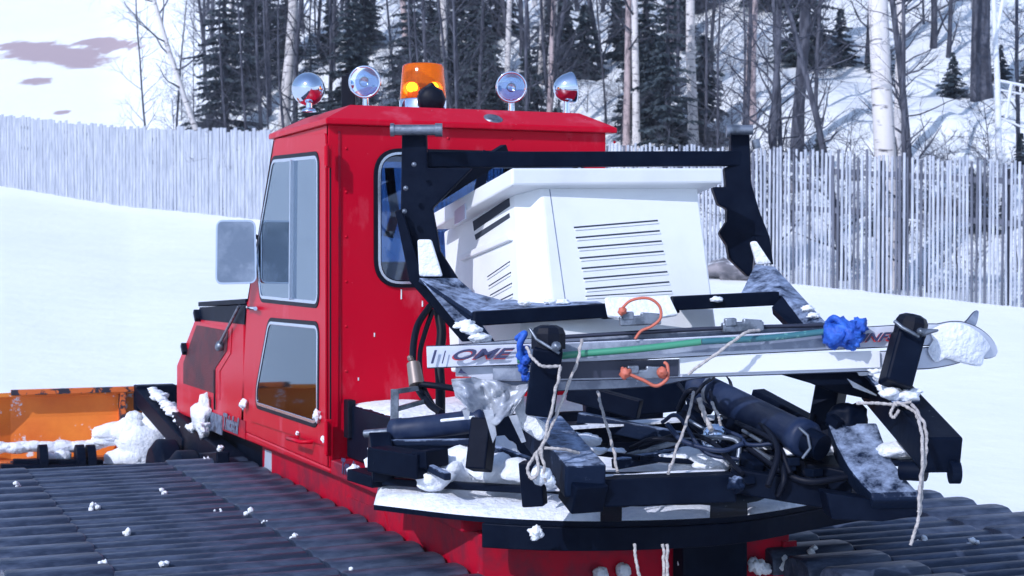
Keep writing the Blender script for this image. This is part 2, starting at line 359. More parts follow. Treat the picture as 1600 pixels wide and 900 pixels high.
def G(px, d):                                            # ground point at picture column px, view depth d
    q = FH*d + RT*((px-800)/FPX*d); return Vector((q.x, q.y, terr(q.x, q.y)))
# ------------------------------------------------------------------ fence
def fence():
    root = empty('snow_fence', G(800, fence_d(800)-.02))
    tag(root, 'tall weathered wooden picket fence crossing the snow behind the red groomer', 'fence')
    rnd = random.Random(3); px = -760.0; pts = []
    while px < 2050:
        d = fence_d(px); pts.append((px, G(px, d))); px += (.092 if px < 700 else .066)*FPX/d
    nb = 30; bays = [pts[i:i+nb+1] for i in range(0, len(pts)-1, nb)]
    for bi, bay in enumerate(bays):
        m = MB(); dk = MB()
        for i in range(len(bay)-1):
            px, a = bay[i]; b = bay[i+1][1]; t = (b-a).normalized(); dense = 1-smooth((px-520)/420)
            wd = (b-a).length*((.88 if rnd.random() < .9 else .7)*dense + (.40+.20*rnd.random())*(1-dense))
            p = a + t*.05; p = p + Vector((0, 0, terr(p.x, p.y)-p.z)); h = FENCE_H + rnd.uniform(-.08, .05)
            ln = rnd.uniform(-.018, .018); tp = p + t*ln + ZZ*h; n = t.cross(ZZ)
            (dk if i > 2 and rnd.random() < (.10+.10*(1-dense)) else m).beam(p - ZZ*.12 + n*rnd.uniform(-.006, .006), tp, wd, .018, up=n)
        t = (bay[-1][1]-bay[0][1]).normalized(); n = t.cross(ZZ).normalized()
        if n.dot(-bay[0][1]) > 0: n = -n                 # rails on the far side
        if 0 < len(dk.f) <= 30: m.add(dk.v, dk.f)
        m.build('slat_panel', 'fence', root)
        if len(dk.f) > 30: dk.build('dark_slats', 'fence_dark', root)
        for hz in (.55, 1.25, 1.88) if bi % 1 == 0 else ():
            rl = MB()
            for (p0, a), (p1, b) in zip(bay[::2], bay[2::2]+[bay[-1]]): 
                if (b-a).length > .01: rl.beam(a+n*.035+ZZ*hz, b+n*.035+ZZ*hz, .035, .09, up=n.cross((b-a).normalized()))
            if hz != .55: rl.build('rail', 'fence_dark', root)
        a = bay[0][1]; ps = MB(); ps.tube([a+n*.11-ZZ*.2, a+n*.11+ZZ*(FENCE_H-.12)], [.05, .04], 8); ps.build('post', 'bark', root)
fence()
# ------------------------------------------------------------------ trees
def limb(m, p, d, ln, r, depth, rnd, n=6, curl=.25, seg=5, up=.15, out=None):
    pts = [p]; q = p.copy(); dd = d.normalized()
    for i in range(seg):
        dd = (dd + Vector((rnd.uniform(-1, 1), rnd.uniform(-1, 1), rnd.uniform(-1, 1)))*curl + ZZ*up*.3).normalized(); q = q + dd*ln/seg; pts.append(q)
    rr = [r*(1-.75*i/seg) for i in range(seg+1)]; m.tube(pts, rr, n, cap=False)
    if depth > 0:
        k = 4 if depth > 1 else 4
        for j in range(k):
            t = rnd.uniform(.25, 1); i = min(seg-1, int(t*seg)); b = pts[i].lerp(pts[i+1], t*seg-i)
            ax = (pts[i+1]-pts[i]).normalized(); o = ax.orthogonal().normalized(); o.rotate(Matrix.Rotation(rnd.uniform(0, 6.28), 3, ax))
            limb(m, b, ax*.7+o*rnd.uniform(.5, 1.0), ln*rnd.uniform(.35, .6), max(.004, rr[i]*.55), depth-1, rnd, 4 if n > 4 else 3, curl, 3, up)
def bare_proto(seed, h, r, bark, low=.08, nb=26, lean=0, bl=1.0):
    rnd = random.Random(seed); tr = MB(); pts = []; q = Vector((0, 0, -.4)); d = Vector((lean, 0, 1)).normalized(); n = 10
    for i in range(n+1):
        pts.append(q.copy()); d = (d + Vector((rnd.uniform(-1, 1), rnd.uniform(-1, 1), 0))*.045).normalized(); q = q + d*(h/n)
    rr = [r*(1.25 if i == 0 else 1)*(1-.72*i/n) for i in range(n+1)]; tr.tube(pts, rr, 10, cap=False)
    br = MB()
    for j in range(nb):
        t = low + (1-low)*(j/nb)**.9; i = min(n-1, int(t*n)); b = pts[i].lerp(pts[i+1], t*n-i); an = rnd.uniform(0, 6.28)
        limb(br, b, Vector((math.cos(an), math.sin(an), rnd.uniform(.2, 1.1))), h*rnd.uniform(.10, .2)*bl, max(.008, rr[i]*.38), 2, rnd, 5, .22)
    return tr, br, bark
def spruce_proto(seed, h, wd, bark='bark', dens=1.0, gap=.16):
    rnd = random.Random(seed); tr = MB(); tr.tube([(0, 0, -.4), (0, 0, h*.5), (0, 0, h)], [h*.018+.03, h*.011+.02, .01], 8, cap=False)
    cr = MB(); z = h*.04; V = []; F = []
    while z < h*.985:
        f = 1 - z/h; L = wd*(f**.8)*rnd.uniform(.65, 1.15); nbr = int((5+3*f)*dens)
        for k in range(nbr):
            if rnd.random() < gap: continue
            an = rnd.uniform(0, 6.28); dr = Vector((math.cos(an), math.sin(an), 0)); ll = L*rnd.uniform(.55, 1.15); droop = rnd.uniform(.15, .5)
            tr.tube([Vector((0, 0, z)), dr*ll*.5+ZZ*(z-droop*ll*.18), dr*ll+ZZ*(z-droop*ll*.42)], [.018*f+.008, .012, .004], 4, cap=False)
            ns = max(5, int(ll*17)); sd = dr.cross(ZZ)
            for j in range(ns):
                t = (j+.6)/ns; p = dr*ll*t + ZZ*(z-droop*ll*(.25*t+.2*t*t))
                for sgn in (-1, 1, rnd.choice((-1, 1))):
                    tw = (.13+.26*(1-t)*min(1, ll))*rnd.uniform(.5, 1.2); e = p + (sd*sgn*rnd.uniform(.5, 1)+dr*rnd.uniform(.2, .8)).normalized()*tw - ZZ*tw*rnd.uniform(.0, .7)
                    wv = dr*.028 if rnd.random() < .6 else ZZ*.032; u = len(V)
                    mid = p.lerp(e, .5); V += [p+wv, p-wv, mid-wv*1.5, e, mid+wv*1.5]; F.append((u, u+1, u+2, u+3, u+4))
        z += h*rnd.uniform(.016, .032)*1.25
    cr.add(V, F); return tr, cr, bark
PROTO = {}
def proto_objs(key, name, trio, crown_mat, crown_name='crown'):
    tr, br, bark = trio
    def mk(mb, nm, mt):
        me = bpy.data.meshes.new(nm); me.from_pydata([tuple(v) for v in mb.v], [], mb.f); me.materials.append(M[mt]); me.polygons.foreach_set('use_smooth', mb.sm); me.update(); return me
    PROTO[key] = (name, mk(tr, 'trunk', bark), mk(br, crown_name, crown_mat), crown_name)
def plant(key, px, d, s=1.0, rz=None, label=None, group=None, cat='tree', tilt=(0, 0), sz=None):
    name, tm, cm, cn = PROTO[key]; d = max(d, fence_d(px)+1.1); g = G(px, d); o = empty(name, g); o.scale = (s, s, sz or s); o.rotation_euler = (tilt[0], tilt[1], random.uniform(0, 6.28) if rz is None else rz)
    for nm, me in (('trunk', tm), (cn, cm)):
        if me.vertices:
            c = bpy.data.objects.new(nm, me); COL.objects.link(c); c.parent = o
    tag(o, label, cat, group); return o
for i in range(5): proto_objs('bare%d' % i, 'bare_tree', bare_proto(20+i, 9.5, .036+.014*i, 'bark', low=.06, nb=30), 'bark', 'branches')
for i in range(2): proto_objs('tall%d' % i, 'bare_tree', bare_proto(40+i, 15, .15+.05*i, 'bark', low=.2, nb=26), 'bark', 'branches')
for i in range(3): proto_objs('birch%d' % i, 'birch_tree', bare_proto(60+i, 14, .11+.02*i, 'birch', low=.3, nb=24), 'bark', 'branches')
for i in range(2): proto_objs('pine%d' % i, 'pine_tree', bare_proto(80+i, 15, .15+.03*i, 'bark_pine', low=.30, nb=24), 'bark', 'branches')
for i in range(3): proto_objs('spruce%d' % i, 'spruce_tree', spruce_proto(100+i, 7.5, 1.75, dens=1.25), 'needles')
for i in range(2): proto_objs('scrub%d' % i, 'spruce_sapling', spruce_proto(120+i, 2.6, .95, dens=.9, gap=.3), 'needles')
for i in range(2): proto_objs('shrub%d' % i, 'bare_shrub', bare_proto(140+i, 2.6, .022, 'bark', low=.03, nb=22, bl=1.8), 'bark', 'branches')
def TL(*a, **k): return plant(*a, **k)
# the ones you can tell apart
TL('birch2', 441, 47, 1.15, .3, 'white birch trunk rising just left of the leftmost roof lamp', tilt=(0, .0))
TL('birch1', 457, 52, 1.1, 1.3, 'thinner white birch close behind the birch left of the roof lamps')
TL('birch0', 347, 44, .85, 0, 'slender white birch leaning left over the fence at the edge of the woods', tilt=(0, -.30))
TL('birch1', 365, 58, 1.0, 2.2, 'pale birch showing above the big dark spruce at the wood edge')
TL('birch0', 395, 60, 1.0, 4.2, 'second pale birch above the big dark spruce, nearer the tall trunk')
TL('bare1', 233, 50, .8, .5, 'lone thin bare tree standing alone on the open slope beyond the fence', tilt=(0, -.04))
TL('bare0', 300, 47, .62, 2.5, 'crooked many-branched bare tree between the lone tree and the leaning birch', tilt=(0, -.12))
TL('bare3', 276, 50, .6, 1.1, 'bare forked tree at the left edge of the woods', tilt=(0, .05))
TL('spruce0', 352, 50, .86, .4, 'dense dark spruce at the left edge of the woods')
TL('spruce1', 388, 53, .95, 1.4, 'dense dark spruce beside the tall white birch')
TL('spruce2', 420, 56, .9, 3.0, 'dark spruce half hidden behind the tall white birch')
TL('spruce2', 545, 46, .66, 5.0, 'dark spruce behind the second roof lamp')
TL('pine0', 641, 44, .75, .3, 'pinkish pine trunk directly above the amber beacon', tilt=(0, -.02))
TL('birch1', 694, 44, .9, 1.1, 'narrow pale trunk just right of the amber beacon', tilt=(0, -.05))
TL('birch0', 790, 42, .8, 4.1, 'pale slim trunk above the third roof lamp')
TL('pine1', 852, 37, .46, 2.1, 'pinkish pine trunk leaning left between the two right roof lamps', tilt=(0, -.07))
TL('pine0', 980, 37, .62, 5.0, 'pale pine trunk standing left of the bushy spruce', tilt=(0, -.02))
TL('pine1', 1045, 41, .62, 1.7, 'pine trunk rising behind the bushy spruce')
TL('spruce1', 1043, 35, .62, 2.0, 'bushy dark spruce above the fence between cab and right frame post')
TL('spruce0', 1010, 40, .55, 4.4, 'ragged spruce left behind the bushy spruce')
TL('pine1', 1172, 37, .72, .8, 'reddish pine trunk with flared base above the right frame post')
TL('tall0', 1245, 35, .95, 1.5, 'thick grey leaning stub trunk in the snow right of the reddish pine', tilt=(0, -.14))
TL('birch2', 1391, 25.6, 1.35, 2.8, 'broad pale birch trunk just behind the fence, thickest in the wood', tilt=(0, -.035))
TL('bare4', 1318, 26.2, .8, .5, 'dark bare sapling leaning behind the fence left of the broad birch', tilt=(0, -.16))
TL('bare3', 1408, 25.8, .75, 3.5, 'forked bare sapling hugging the right side of the broad birch', tilt=(0, -.10))
TL('tall1', 1533, 38, 1.15, 4.1, 'stout dark trunk left of the white forked mast')
TL('tall0', 1360, 42, 1.1, 3.3, 'dark straight trunk close left of the broad birch')
TL('bare4', 1206, 25.9, .9, 2.0, 'thin grey sapling rising at the fence just right of the frame post', tilt=(0, -.05))
TL('bare2', 1220, 26.5, .9, 4.0, 'dark thin sapling beside the grey sapling right of the frame post', tilt=(0, -.05))
TL('bare4', 1424, 31, .9, 1.0, 'dark trunk standing in a snow hollow right of the broad birch', tilt=(0, -.03))
rnd = random.Random(11); GB = 'bare trees filling the wood'; GS = 'spruces filling the wood'; GP = 'small spruces on the wood floor'
def rndspot(lo=300, hi=1720, near=1.5, far=34):
    px = rnd.uniform(lo, hi); return px, fence_d(px) + near + (far-near)*rnd.random()**.8
for i in range(112):
    px, d = rndspot()
    if px > 1120 and rnd.random() < .45: px = rnd.uniform(470, 1100); d = fence_d(px)+rnd.uniform(2, 30)
    TL('bare%d' % rnd.randrange(5), px, d, rnd.uniform(.6, 1.15), label='thin dark bare tree among many in the snowy wood', group=GB, tilt=(rnd.uniform(-.06, .06), rnd.uniform(-.10, .06)))
for i in range(7):
    px, d = rndspot(300, 1130 if i < 5 else 1700, near=8); TL('tall%d' % rnd.randrange(2), px, d, rnd.uniform(.6, 1.0), label='tall grey trunk among many in the snowy wood', group='tall trunks filling the wood', tilt=(rnd.uniform(-.04, .04), rnd.uniform(-.06, .04)))
for i in range(10):
    px, d = rndspot(480, 1650, 6, 26); TL('birch%d' % rnd.randrange(3), px, d, rnd.uniform(.6, .9), label='slim pale birch among the dark trunks of the snowy wood', group='slim birches in the wood', tilt=(rnd.uniform(-.03, .03), rnd.uniform(-.05, .03)))
for i in range(9):
    px, d = rndspot(440, 1130, 4, 30); TL('spruce%d' % rnd.randrange(3), px, d, rnd.uniform(.4, .75), label='dark spruce among many in the snowy wood', group=GS)
for i in range(5):
    px, d = rndspot(1150, 1700, 14, 34); TL('spruce%d' % rnd.randrange(3), px, d, rnd.uniform(.4, .8), label='dark spruce among many in the snowy wood', group=GS)
for i in range(34):
    px, d = rndspot(430, 1150, 1, 18); TL('scrub%d' % rnd.randrange(2), px, d, rnd.uniform(.5, 1.0), label='small dark spruce sapling on the snowy wood floor', group=GP)
for i in range(16):
    px, d = rndspot(1150, 1680, 1, 18); TL('scrub%d' % rnd.randrange(2), px, d, rnd.uniform(.3, .6), label='small dark spruce sapling on the snowy wood floor', group=GP)
for i in range(95):
    px = rnd.uniform(245, 1650); d = fence_d(px)+rnd.uniform(.6, 16); TL('shrub%d' % rnd.randrange(2), px, d, rnd.uniform(.45, 1.0), label='leafless twiggy shrub behind the fence', group='shrubs behind the fence', cat='shrub')
for i, (px, d, r) in enumerate([(1163, 27.8, .5), (1235, 33, .35), (930, 36, .5), (1480, 31, .35), (760, 43, .5), (1330, 34, .25)]):
    g = G(px, d); o = MB().blob((0, 0, 0), r, seed=i+30, sub=3, amp=.5, sq=(1.4, 1, .6)).build('boulder', 'rock'); o.location = g+ZZ*r*.1
    tag(o, ['large grey boulder capped with snow behind the right frame post', 'dark rock at the foot of the leaning grey stub', 'dark rock beyond the right roof lamp', 'dark rock between broad birch and white mast', 'dark rock uphill of the third roof lamp', 'small dark rock left of the broad birch'][i], 'boulder')
def mast():
    g = G(1563, 30); r = empty('forked_mast', g); tag(r, 'white painted forked mast standing behind the fence at far right', 'mast')
    q = lambda px, py: P(px, py, 30)
    MB().tube([g-ZZ*.3, q(1558, 120), q(1551, -30)], [.07, .055, .04], 10).build('mast_pole', 'whitepaint', r)
    MB().tube([q(1558, 50), q(1572, -30)], .035, 8).build('fork_arm', 'whitepaint', r)
    fr = MB(); fr.tube([q(1561, 126), q(1600, 134), q(1640, 142)], .03, 8); fr.tube([q(1561, 140), q(1596, 147)], .02, 8)
    fr.tube([q(1580, 131), q(1572, 185)], .03, 8); fr.tube([q(1562, 156), q(1577, 158)], .025, 8); fr.tube([q(1566, 185), q(1600, 200), q(1640, 208)], .02, 8)
    fr.tube([q(1595, 133), q(1594, 143)], .02, 8); fr.build('side_bracket', 'whitepaint', r)
mast()
def haze():
    m = bpy.data.materials.new('thin_winter_haze'); m.use_nodes = True; t = m.node_tree; t.nodes.remove(t.nodes['Principled BSDF'])
    v = N(t, 'ShaderNodeVolumePrincipled'); v.inputs['Color'].default_value = (.80, .86, 1, 1); v.inputs['Density'].default_value = .0012; v.inputs['Anisotropy'].default_value = .2
    t.links.new(v.outputs[0], t.nodes['Material Output'].inputs['Volume'])
    me = MB().box(-345, 345, -345, 345, -3, 150); me2 = bpy.data.meshes.new('haze'); me2.from_pydata([tuple(p) for p in me.v], [], me.f); me2.materials.append(m)
    o = bpy.data.objects.new('haze', me2); COL.objects.link(o); tag(o, 'thin bluish winter haze over the slope', kind='stuff')
haze()
# ------------------------------------------------------------------ snow groomer
SG = empty('snow_groomer', (2.98, 8.0, 0)); tag(SG, 'red tracked snow groomer with square cab, black rear lift frame and orange front blade', 'snow groomer')
XL, XR = 2.24, 3.76; YR = 7.82
def part(mb, name, m, parent=None, bevel=0, label=None):
    o = mb.build(name, m, parent or SG, bevel)
    if label: o['label'] = label
    return o
sideL = lambda px, py: onX(px, py, XL)
def mirrorX(p, x=XR): return Vector((x, p.y, p.z))
cabout = [Vector((XL, YR, 1.0)), Vector((XL, YR, 2.70)), sideL(427, 209), sideL(386, 470), Vector((XL, 9.75, 1.0))]
cabout[2].z = 2.70
win_u = rrect([sideL(p[0], p[1]) for p in ((430, 250), (501, 243), (501, 475), (411, 466), (404, 395))], [.05, .06, .06, .05, .05], 6)
win_l = rrect([sideL(p[0], p[1]) for p in ((424, 502), (501, 509), (500, 663), (404, 632), (405, 606))], [.06, .06, .07, .05, .03], 6)
cab = MB(); NX = Vector((-1, 0, 0))
cab.plate(cabout, .03, [inset(win_u, .006, NX), inset(win_l, .006, NX)], NX)
cab.plate([mirrorX(p) for p in cabout], .03, [[mirrorX(p) for p in win_u], [mirrorX(p) for p in win_l]], -NX)
rw = [onY(p[0], p[1], YR) for p in ((590, 226), (908, 226), (908, 443), (590, 443))]
rw = [Vector((rw[0].x, YR, 2.57)), Vector((rw[1].x, YR, 2.57)), Vector((rw[1].x, YR, rw[3].z)), Vector((rw[0].x, YR, rw[3].z))]
rw = rrect(rw, .12, 8); NY = Vector((0, -1, 0))
cab.plate([(XL, YR-.001, 1.0), (XR, YR-.001, 1.0), (XR, YR-.001, 2.70), (XL, YR-.001, 2.70)], .03, [rw], NY)
ft = cabout[2]; fb = cabout[3]; nf = Vector((0, ft.z-fb.z, fb.y-ft.y)).normalized()
def onws(x, t): q = fb.lerp(ft, t); return Vector((x, q.y, q.z))
ws = rrect([onws(XL+.1, .08), onws(XR-.1, .08), onws(XR-.1, .9), onws(XL+.1, .9)], .08, 6)
cab.plate([onws(XL, 0), onws(XR, 0), onws(XR, 1), onws(XL, 1)], .03, [ws], nf)
cab_o = part(cab, 'cab_body', 'red', bevel=.006)
part(MB().plate(ws, .004, nrm=nf), 'windshield', 'glass_clear', cab_o)
part(MB().plate([mirrorX(p, XR-.012) for p in win_u], .004, nrm=-NX), 'side_window', 'glass_clear', cab_o)
part(MB().plate([mirrorX(p, XR-.012) for p in win_l], .004, nrm=-NX), 'side_window', 'glass_clear', cab_o)
it = MB(); it.box(XL+.04, XR-.04, YR+.04, 9.6, 1.02, 1.06); it.box(XL+.04, XR-.04, 9.25, 9.6, 1.06, 1.72)
part(it, 'cab_floor', 'interior', cab_o)
st = MB()
for x in (2.42, 3.1): st.box(x, x+.5, 8.25, 8.75, 1.06, 1.5); st.box(x, x+.5, 8.15, 8.27, 1.5, 2.02)
part(st, 'seat', 'seat', cab_o, bevel=.04)
part(MB().tube([onY(608, 262, 7.95), onY(612, 300, 7.95), onY(618, 335, 7.95), onY(607, 370, 7.95)], .025, 8), 'strap', 'brown', cab_o)
# rear window trim
RW = part(MB().plate([p+Vector((0, .012, 0)) for p in rw], .004, nrm=NY), 'rear_window', 'glass_dark')
part(MB().plate([p+NY*.012 for p in inset(rw, .022, NY)], .02, [[p+NY*.012 for p in inset(rw, -.016, NY)]], NY), 'gasket', 'rubber', RW, bevel=.004)
part(MB().plate([p+NY*.018 for p in inset(rw, .003, NY)], .006, [[p+NY*.018 for p in inset(rw, -.010, NY)]], NY), 'trim_strip', 'alu', RW, bevel=.002)
# door
dn = NX; DX = Vector((-.012, 0, 0))
dout = rrect([p for p in (sideL(434, 217), sideL(512, 208), sideL(512, 697), sideL(392, 657), sideL(392, 470))], .03, 4)
door = part(MB().plate([p+DX for p in dout], .0115, [[p+DX for p in inset(win_u, .006, NX)], [p+DX for p in inset(win_l, .006, NX)]], dn), 'door', 'red', bevel=.004)
for wn, gm in ((win_u, 'glass'), (win_l, 'glass_dark')):
    wo = part(MB().plate([p+DX*1.15 for p in wn], .004, nrm=dn), 'window', gm, door)
    part(MB().plate([p+DX*1.35 for p in inset(wn, .022, NX)], .012, [[p+DX*1.35 for p in inset(wn, -.012, NX)]], dn), 'window_gasket', 'rubber', door, bevel=.003)
    part(MB().plate([p+DX*1.5 for p in inset(wn, .001, NX)], .004, [[p+DX*1.5 for p in inset(wn, -.016, NX)]], dn), 'window_trim', 'alu', door, bevel=.002)
a, b = sideL(463, 250), sideL(461, 468)
part(MB().beam(a+DX*1.3, b+DX*1.3, .008, .04, up=NX), 'sliding_sash', 'alu', door, bevel=.003)
for (y0, y1) in ((225, 262), (655, 712)):
    part(MB().beam(sideL(518, y0)+DX*1.5, sideL(518, y1)+DX*1.5, .03, .03, up=NX).tube([sideL(521, y0+3)+DX*3, sideL(521, y1-3)+DX*3], .012, 8), 'hinge', 'red', door, bevel=.003)
h = MB().tube([sideL(470, 684)+DX, sideL(470, 684)+DX*6, sideL(492, 690)+DX*6, sideL(492, 690)+DX], .011, 8); part(h, 'handle', 'red', door)
h = MB().tube([sideL(392, 481)+DX, sideL(412, 482)+DX*4], .012, 8); part(h, 'latch', 'chrome', door)
# seams as thin dark grooves standing 1 mm proud of nothing: real gasket strips
part(MB().beam(sideL(517, 262)+DX*.2, sideL(517, 655)+DX*.2, .006, .008, up=NX), 'door_seal', 'rubber', door)
for (px, py) in ((541, 232), (541, 300), (541, 370), (541, 440), (541, 510), (541, 580), (960, 222), (700, 216), (800, 217), (890, 218)):
    part(MB().lathe(onY(px, py, YR), NY, [(0, .008), (.004, .007), (.006, 0)], 10), 'rivet', 'red', cab_o)
part(MB().beam(onY(530, 205, YR-.004), onY(531, 628, YR-.004), .012, .006, up=NY), 'corner_seam', 'red_dirty', cab_o, bevel=.001)
for (px, py, l_) in ((627, 452, .05), (585, 520, .02), (560, 590, .015), (660, 470, .03)): part(MB().beam(onY(px, py, YR-.002), onY(px, py, YR-.002)-ZZ*l_, .006, .003, up=NY), 'frozen_drip', 'snowlump', cab_o)
# roof
rf = MB(); e = .05; x0, x1, y0, y1 = XL-.022, XR+e, YR-.04, ft.y+.02; zi = 2.70
O = [(x0, y0), (x1, y0), (x1, y1), (x0, y1)]; s = .15; I = [(x0+s+.02, y0+s), (x1-s, y0+s), (x1-s, y1-s), (x0+s+.02, y1-s)]
vs = [(x, y, zi) for x, y in O]+[(x, y, zi+.028) for x, y in O]+[(x, y, zi+.112) for x, y in I]
rf.add(vs, [(3, 2, 1, 0)]+[(i, (i+1) % 4, 4+(i+1) % 4, 4+i) for i in range(4)]+[(4+i, 4+(i+1) % 4, 8+(i+1) % 4, 8+i) for i in range(4)]+[(8, 9, 10, 11)])
roof = part(rf, 'roof', 'red', bevel=.006)
vc = onY(769, 188, YR+.03); nb_ = Vector((0, -.084, .15)).normalized(); nb_ = Vector((0, -.49, .87))
part(MB().lathe(vc+Vector((0, -.01, 0)), nb_, [(0, .052), (.012, .05), (.018, .034), (.02, .03), (.014, .012), (.02, 0)], 20), 'vent_cap', 'steel', roof)
# roof lamps
ZR = zi+.112
def lamp(px, py, y, face, r=.084, stem=True):
    c = onY(px, py, y); f = Vector(face).normalized()
    o = part(MB().lathe(c, f, [(-.105, 0), (-.103, .018), (-.095, .038), (-.075, .06), (-.045, .077), (-.012, .085), (0, .088), (.008, .088), (.010, .080), (.004, .074)], 32), 'spotlight', 'chrome')
    part(MB().lathe(c, f, [(.005, .078), (.012, .06), (.017, .03), (.019, 0)], 32), 'lens', 'lens_glass', o)
    part(MB().lathe(c, f, [(.0, .076), (-.03, .062), (-.06, .03), (-.07, 0)], 24), 'reflector', 'chrome', o)
    q = MB().tube([c-ZZ*.07-f*.03, Vector((c.x, c.y, ZR))-f*.03], [.016, .02], 10); q.lathe((c.x-f.x*.03, c.y-f.y*.03, ZR), ZZ, [(0, .04), (.012, .038), (.02, .02)], 14)
    part(q, 'lamp_bracket', 'chrome', o)
lamp(482, 139, 8.42, (.15, 1, .02)); lamp(570, 128, 8.42, (-.50, -1, -.10)); lamp(799, 136, 8.42, (-.42, -1, -.16)); lamp(893, 137, 8.3, (1, -.10, .16))
bc = onY(661, 150, 8.35); bc.z = ZR
bk = part(MB().lathe(bc, ZZ, [(0, .126), (.075, .130), (.085, .12)], 32), 'beacon', 'chrome')
zt = onY(661, 99, 8.35).z - ZR
part(MB().lathe(bc, ZZ, [(.08, .122), (.09, .126), (zt-.02, .112), (zt-.008, .104), (zt-.006, 0)], 40), 'beacon_lens', 'amber', bk)
cr_ = MB()
for s_ in (-1, 1): cr_.lathe(bc+RT*.05*s_+ZZ*.14, (-FH+RT*.3*s_), [(-.03, .0), (-.02, .025), (0, .035)], 16)
cr_.beam(bc+ZZ*.09, bc+ZZ*.125, .12, .05); part(cr_, 'reflector', 'amber_core', bk)
gm_ = bpy.data.materials.new('lit_bulb'); gm_.use_nodes = True; gb = gm_.node_tree.nodes['Principled BSDF']; gb.inputs['Base Color'].default_value = (1, .7, .1, 1); gb.inputs['Emission Color'].default_value = (1, .62, .05, 1); gb.inputs['Emission Strength'].default_value = 9; M['bulb'] = gm_
for s_ in (-1, 1): part(MB().lathe(bc+RT*.048*s_+ZZ*.145-FH*.03, -FH, [(0, .026), (.018, .020), (.026, 0)], 14), 'bulb', 'bulb', bk)
wc = onY(674, 156, 8.12); wl = part(MB().lathe(wc, (.3, 1, .1), [(-.07, 0), (-.065, .045), (-.045, .07), (0, .078), (.05, .072), (.052, 0)], 9).beam(wc+ZZ*.02-RT*.06, wc+ZZ*.075+RT*.02, .05, .05).beam(wc-ZZ*.08, wc-ZZ*.02+RT*.03, .06, .1), 'work_lamp', 'rubber', bevel=.012)
part(MB().beam(P(545, 119, 8.9), P(545, 172, 8.9), .075, .06).beam(P(541, 119, 8.9), P(556, 119, 8.9), .05, .03), 'antenna_mount', 'rubber', bevel=.005)
# lower body, sill and hood
part(MB().box(XL, XR, 5.95, 7.79, .97, 1.045), 'rear_sill', 'red_dirty', bevel=.008)
skirt = [Vector((XL-.004, 7.78, .97)), Vector((XL-.004, 9.9, .965)), sideL(318, 657)+DX*.3, sideL(276, 648)+DX*.3, sideL(276, 570)+DX*.3, sideL(298, 518)+DX*.3, sideL(313, 482)+DX*.3, sideL(388, 476)+DX*.3]
hd = MB(); ho = [Vector((0, p.y, p.z)) for p in (sideL(276, 645), sideL(276, 570), sideL(298, 516), sideL(313, 482))]
ho = [Vector((XL, 7.80, .97))]+[Vector((XL, p.y, p.z)) for p in ho[:1]]+[Vector((XL, p.y, p.z)) for p in ho[1:]]+[Vector((XL, 9.66, 1.70)), Vector((XL, 9.66, .999)), Vector((XL, 7.80, .999))]
n_ = len(ho); hv = ho+[mirrorX(p) for p in ho]
hood_side = MB().plate([p for p in ho], XR-XL, nrm=NX); hood = part(hood_side, 'hood', 'red', bevel=.012)
HX = Vector((-.004, 0, 0))
part(MB().plate([sideL(*p)+HX*2 for p in ((309, 508), (358, 517), (356, 548), (338, 575), (338, 615), (288, 599), (288, 567))], .007, nrm=NX), 'vent_grille', 'vent', hood)
fr_ = [sideL(*p) for p in ((305, 502), (363, 512), (361, 552), (344, 580), (344, 625), (282, 606), (282, 562))]
part(MB().plate([p+HX for p in fr_], .0035, nrm=NX), 'side_hatch', 'red', hood, bevel=.001)
part(MB().plate([sideL(*p)+HX*1.5 for p in ((313, 480), (385, 476), (383, 507), (310, 499))], .0055, nrm=NX).beam(sideL(312, 480)+ZZ*.02+Vector((.3, 0, 0)), sideL(386, 476)+ZZ*.02+Vector((.3, 0, 0)), .62, .03), 'hood_top', 'black', hood, bevel=.003)
for (a_, b_) in ((311, 486), (291, 538)): part(MB().beam(sideL(a_, b_)+HX*4, sideL(a_+3, b_+14)+HX*4, .05, .04), 'rubber_catch', 'rubber', hood, bevel=.008)
part(MB().blob(sideL(350, 540)+HX*6, .035, seed=4, amp=.25, sub=2).tube([sideL(352, 535)+HX*8, sideL(382, 478)+HX*8], .01, 6), 'hood_latch', 'steel', hood)
part(MB().tube([sideL(337, 578)+HX*2, sideL(337, 640)+HX*2], .006, 6), 'hinge_rod', 'rubber', hood)
part(MB().plate([sideL(*p)+HX*1.8 for p in ((322, 640), (348, 650), (348, 680), (325, 670))], .007, nrm=NX), 'step_plate', 'text_grey', hood)
def on_side(txt, a_, b_, size, m, shear=0, bold=0): 
    p0, p1 = sideL(*a_)+HX*2.2, sideL(*b_)+HX*2.2; return letters(txt, p0, p1-p0, ZZ, size, m, hood, shear=shear, bold=bold)
part(MB().plate([sideL(*p)+HX*1.2 for p in ((349, 646), (384, 658), (384, 686), (349, 671))], .0045, nrm=NX), 'badge', 'red_dirty', hood)
on_side('Thiokol', (350, 668), (383, 681), .135, 'text_grey', .35, .006)
on_side('Trackmaster', (535, 738), (583, 752), .10, 'text_navy', .3, .004)
lh = MB().box(XL+.06, XR-.06, 5.9, 9.45, .32, .97); hull = part(lh, 'hull', 'red_dirty', bevel=.01)
part(MB().plate([onX(p[0], p[1], XL+.058) for p in ((414, 702), (424, 706), (424, 765), (412, 760))], .004, nrm=NX), 'bright_edge', 'ski_white', hull)
part(MB().plate([onX(p[0], p[1], XL+.052) for p in ((540, 775), (600, 800), (614, 858), (566, 838))], .012, nrm=NX), 'hull_patch', 'red_dirty', hull)
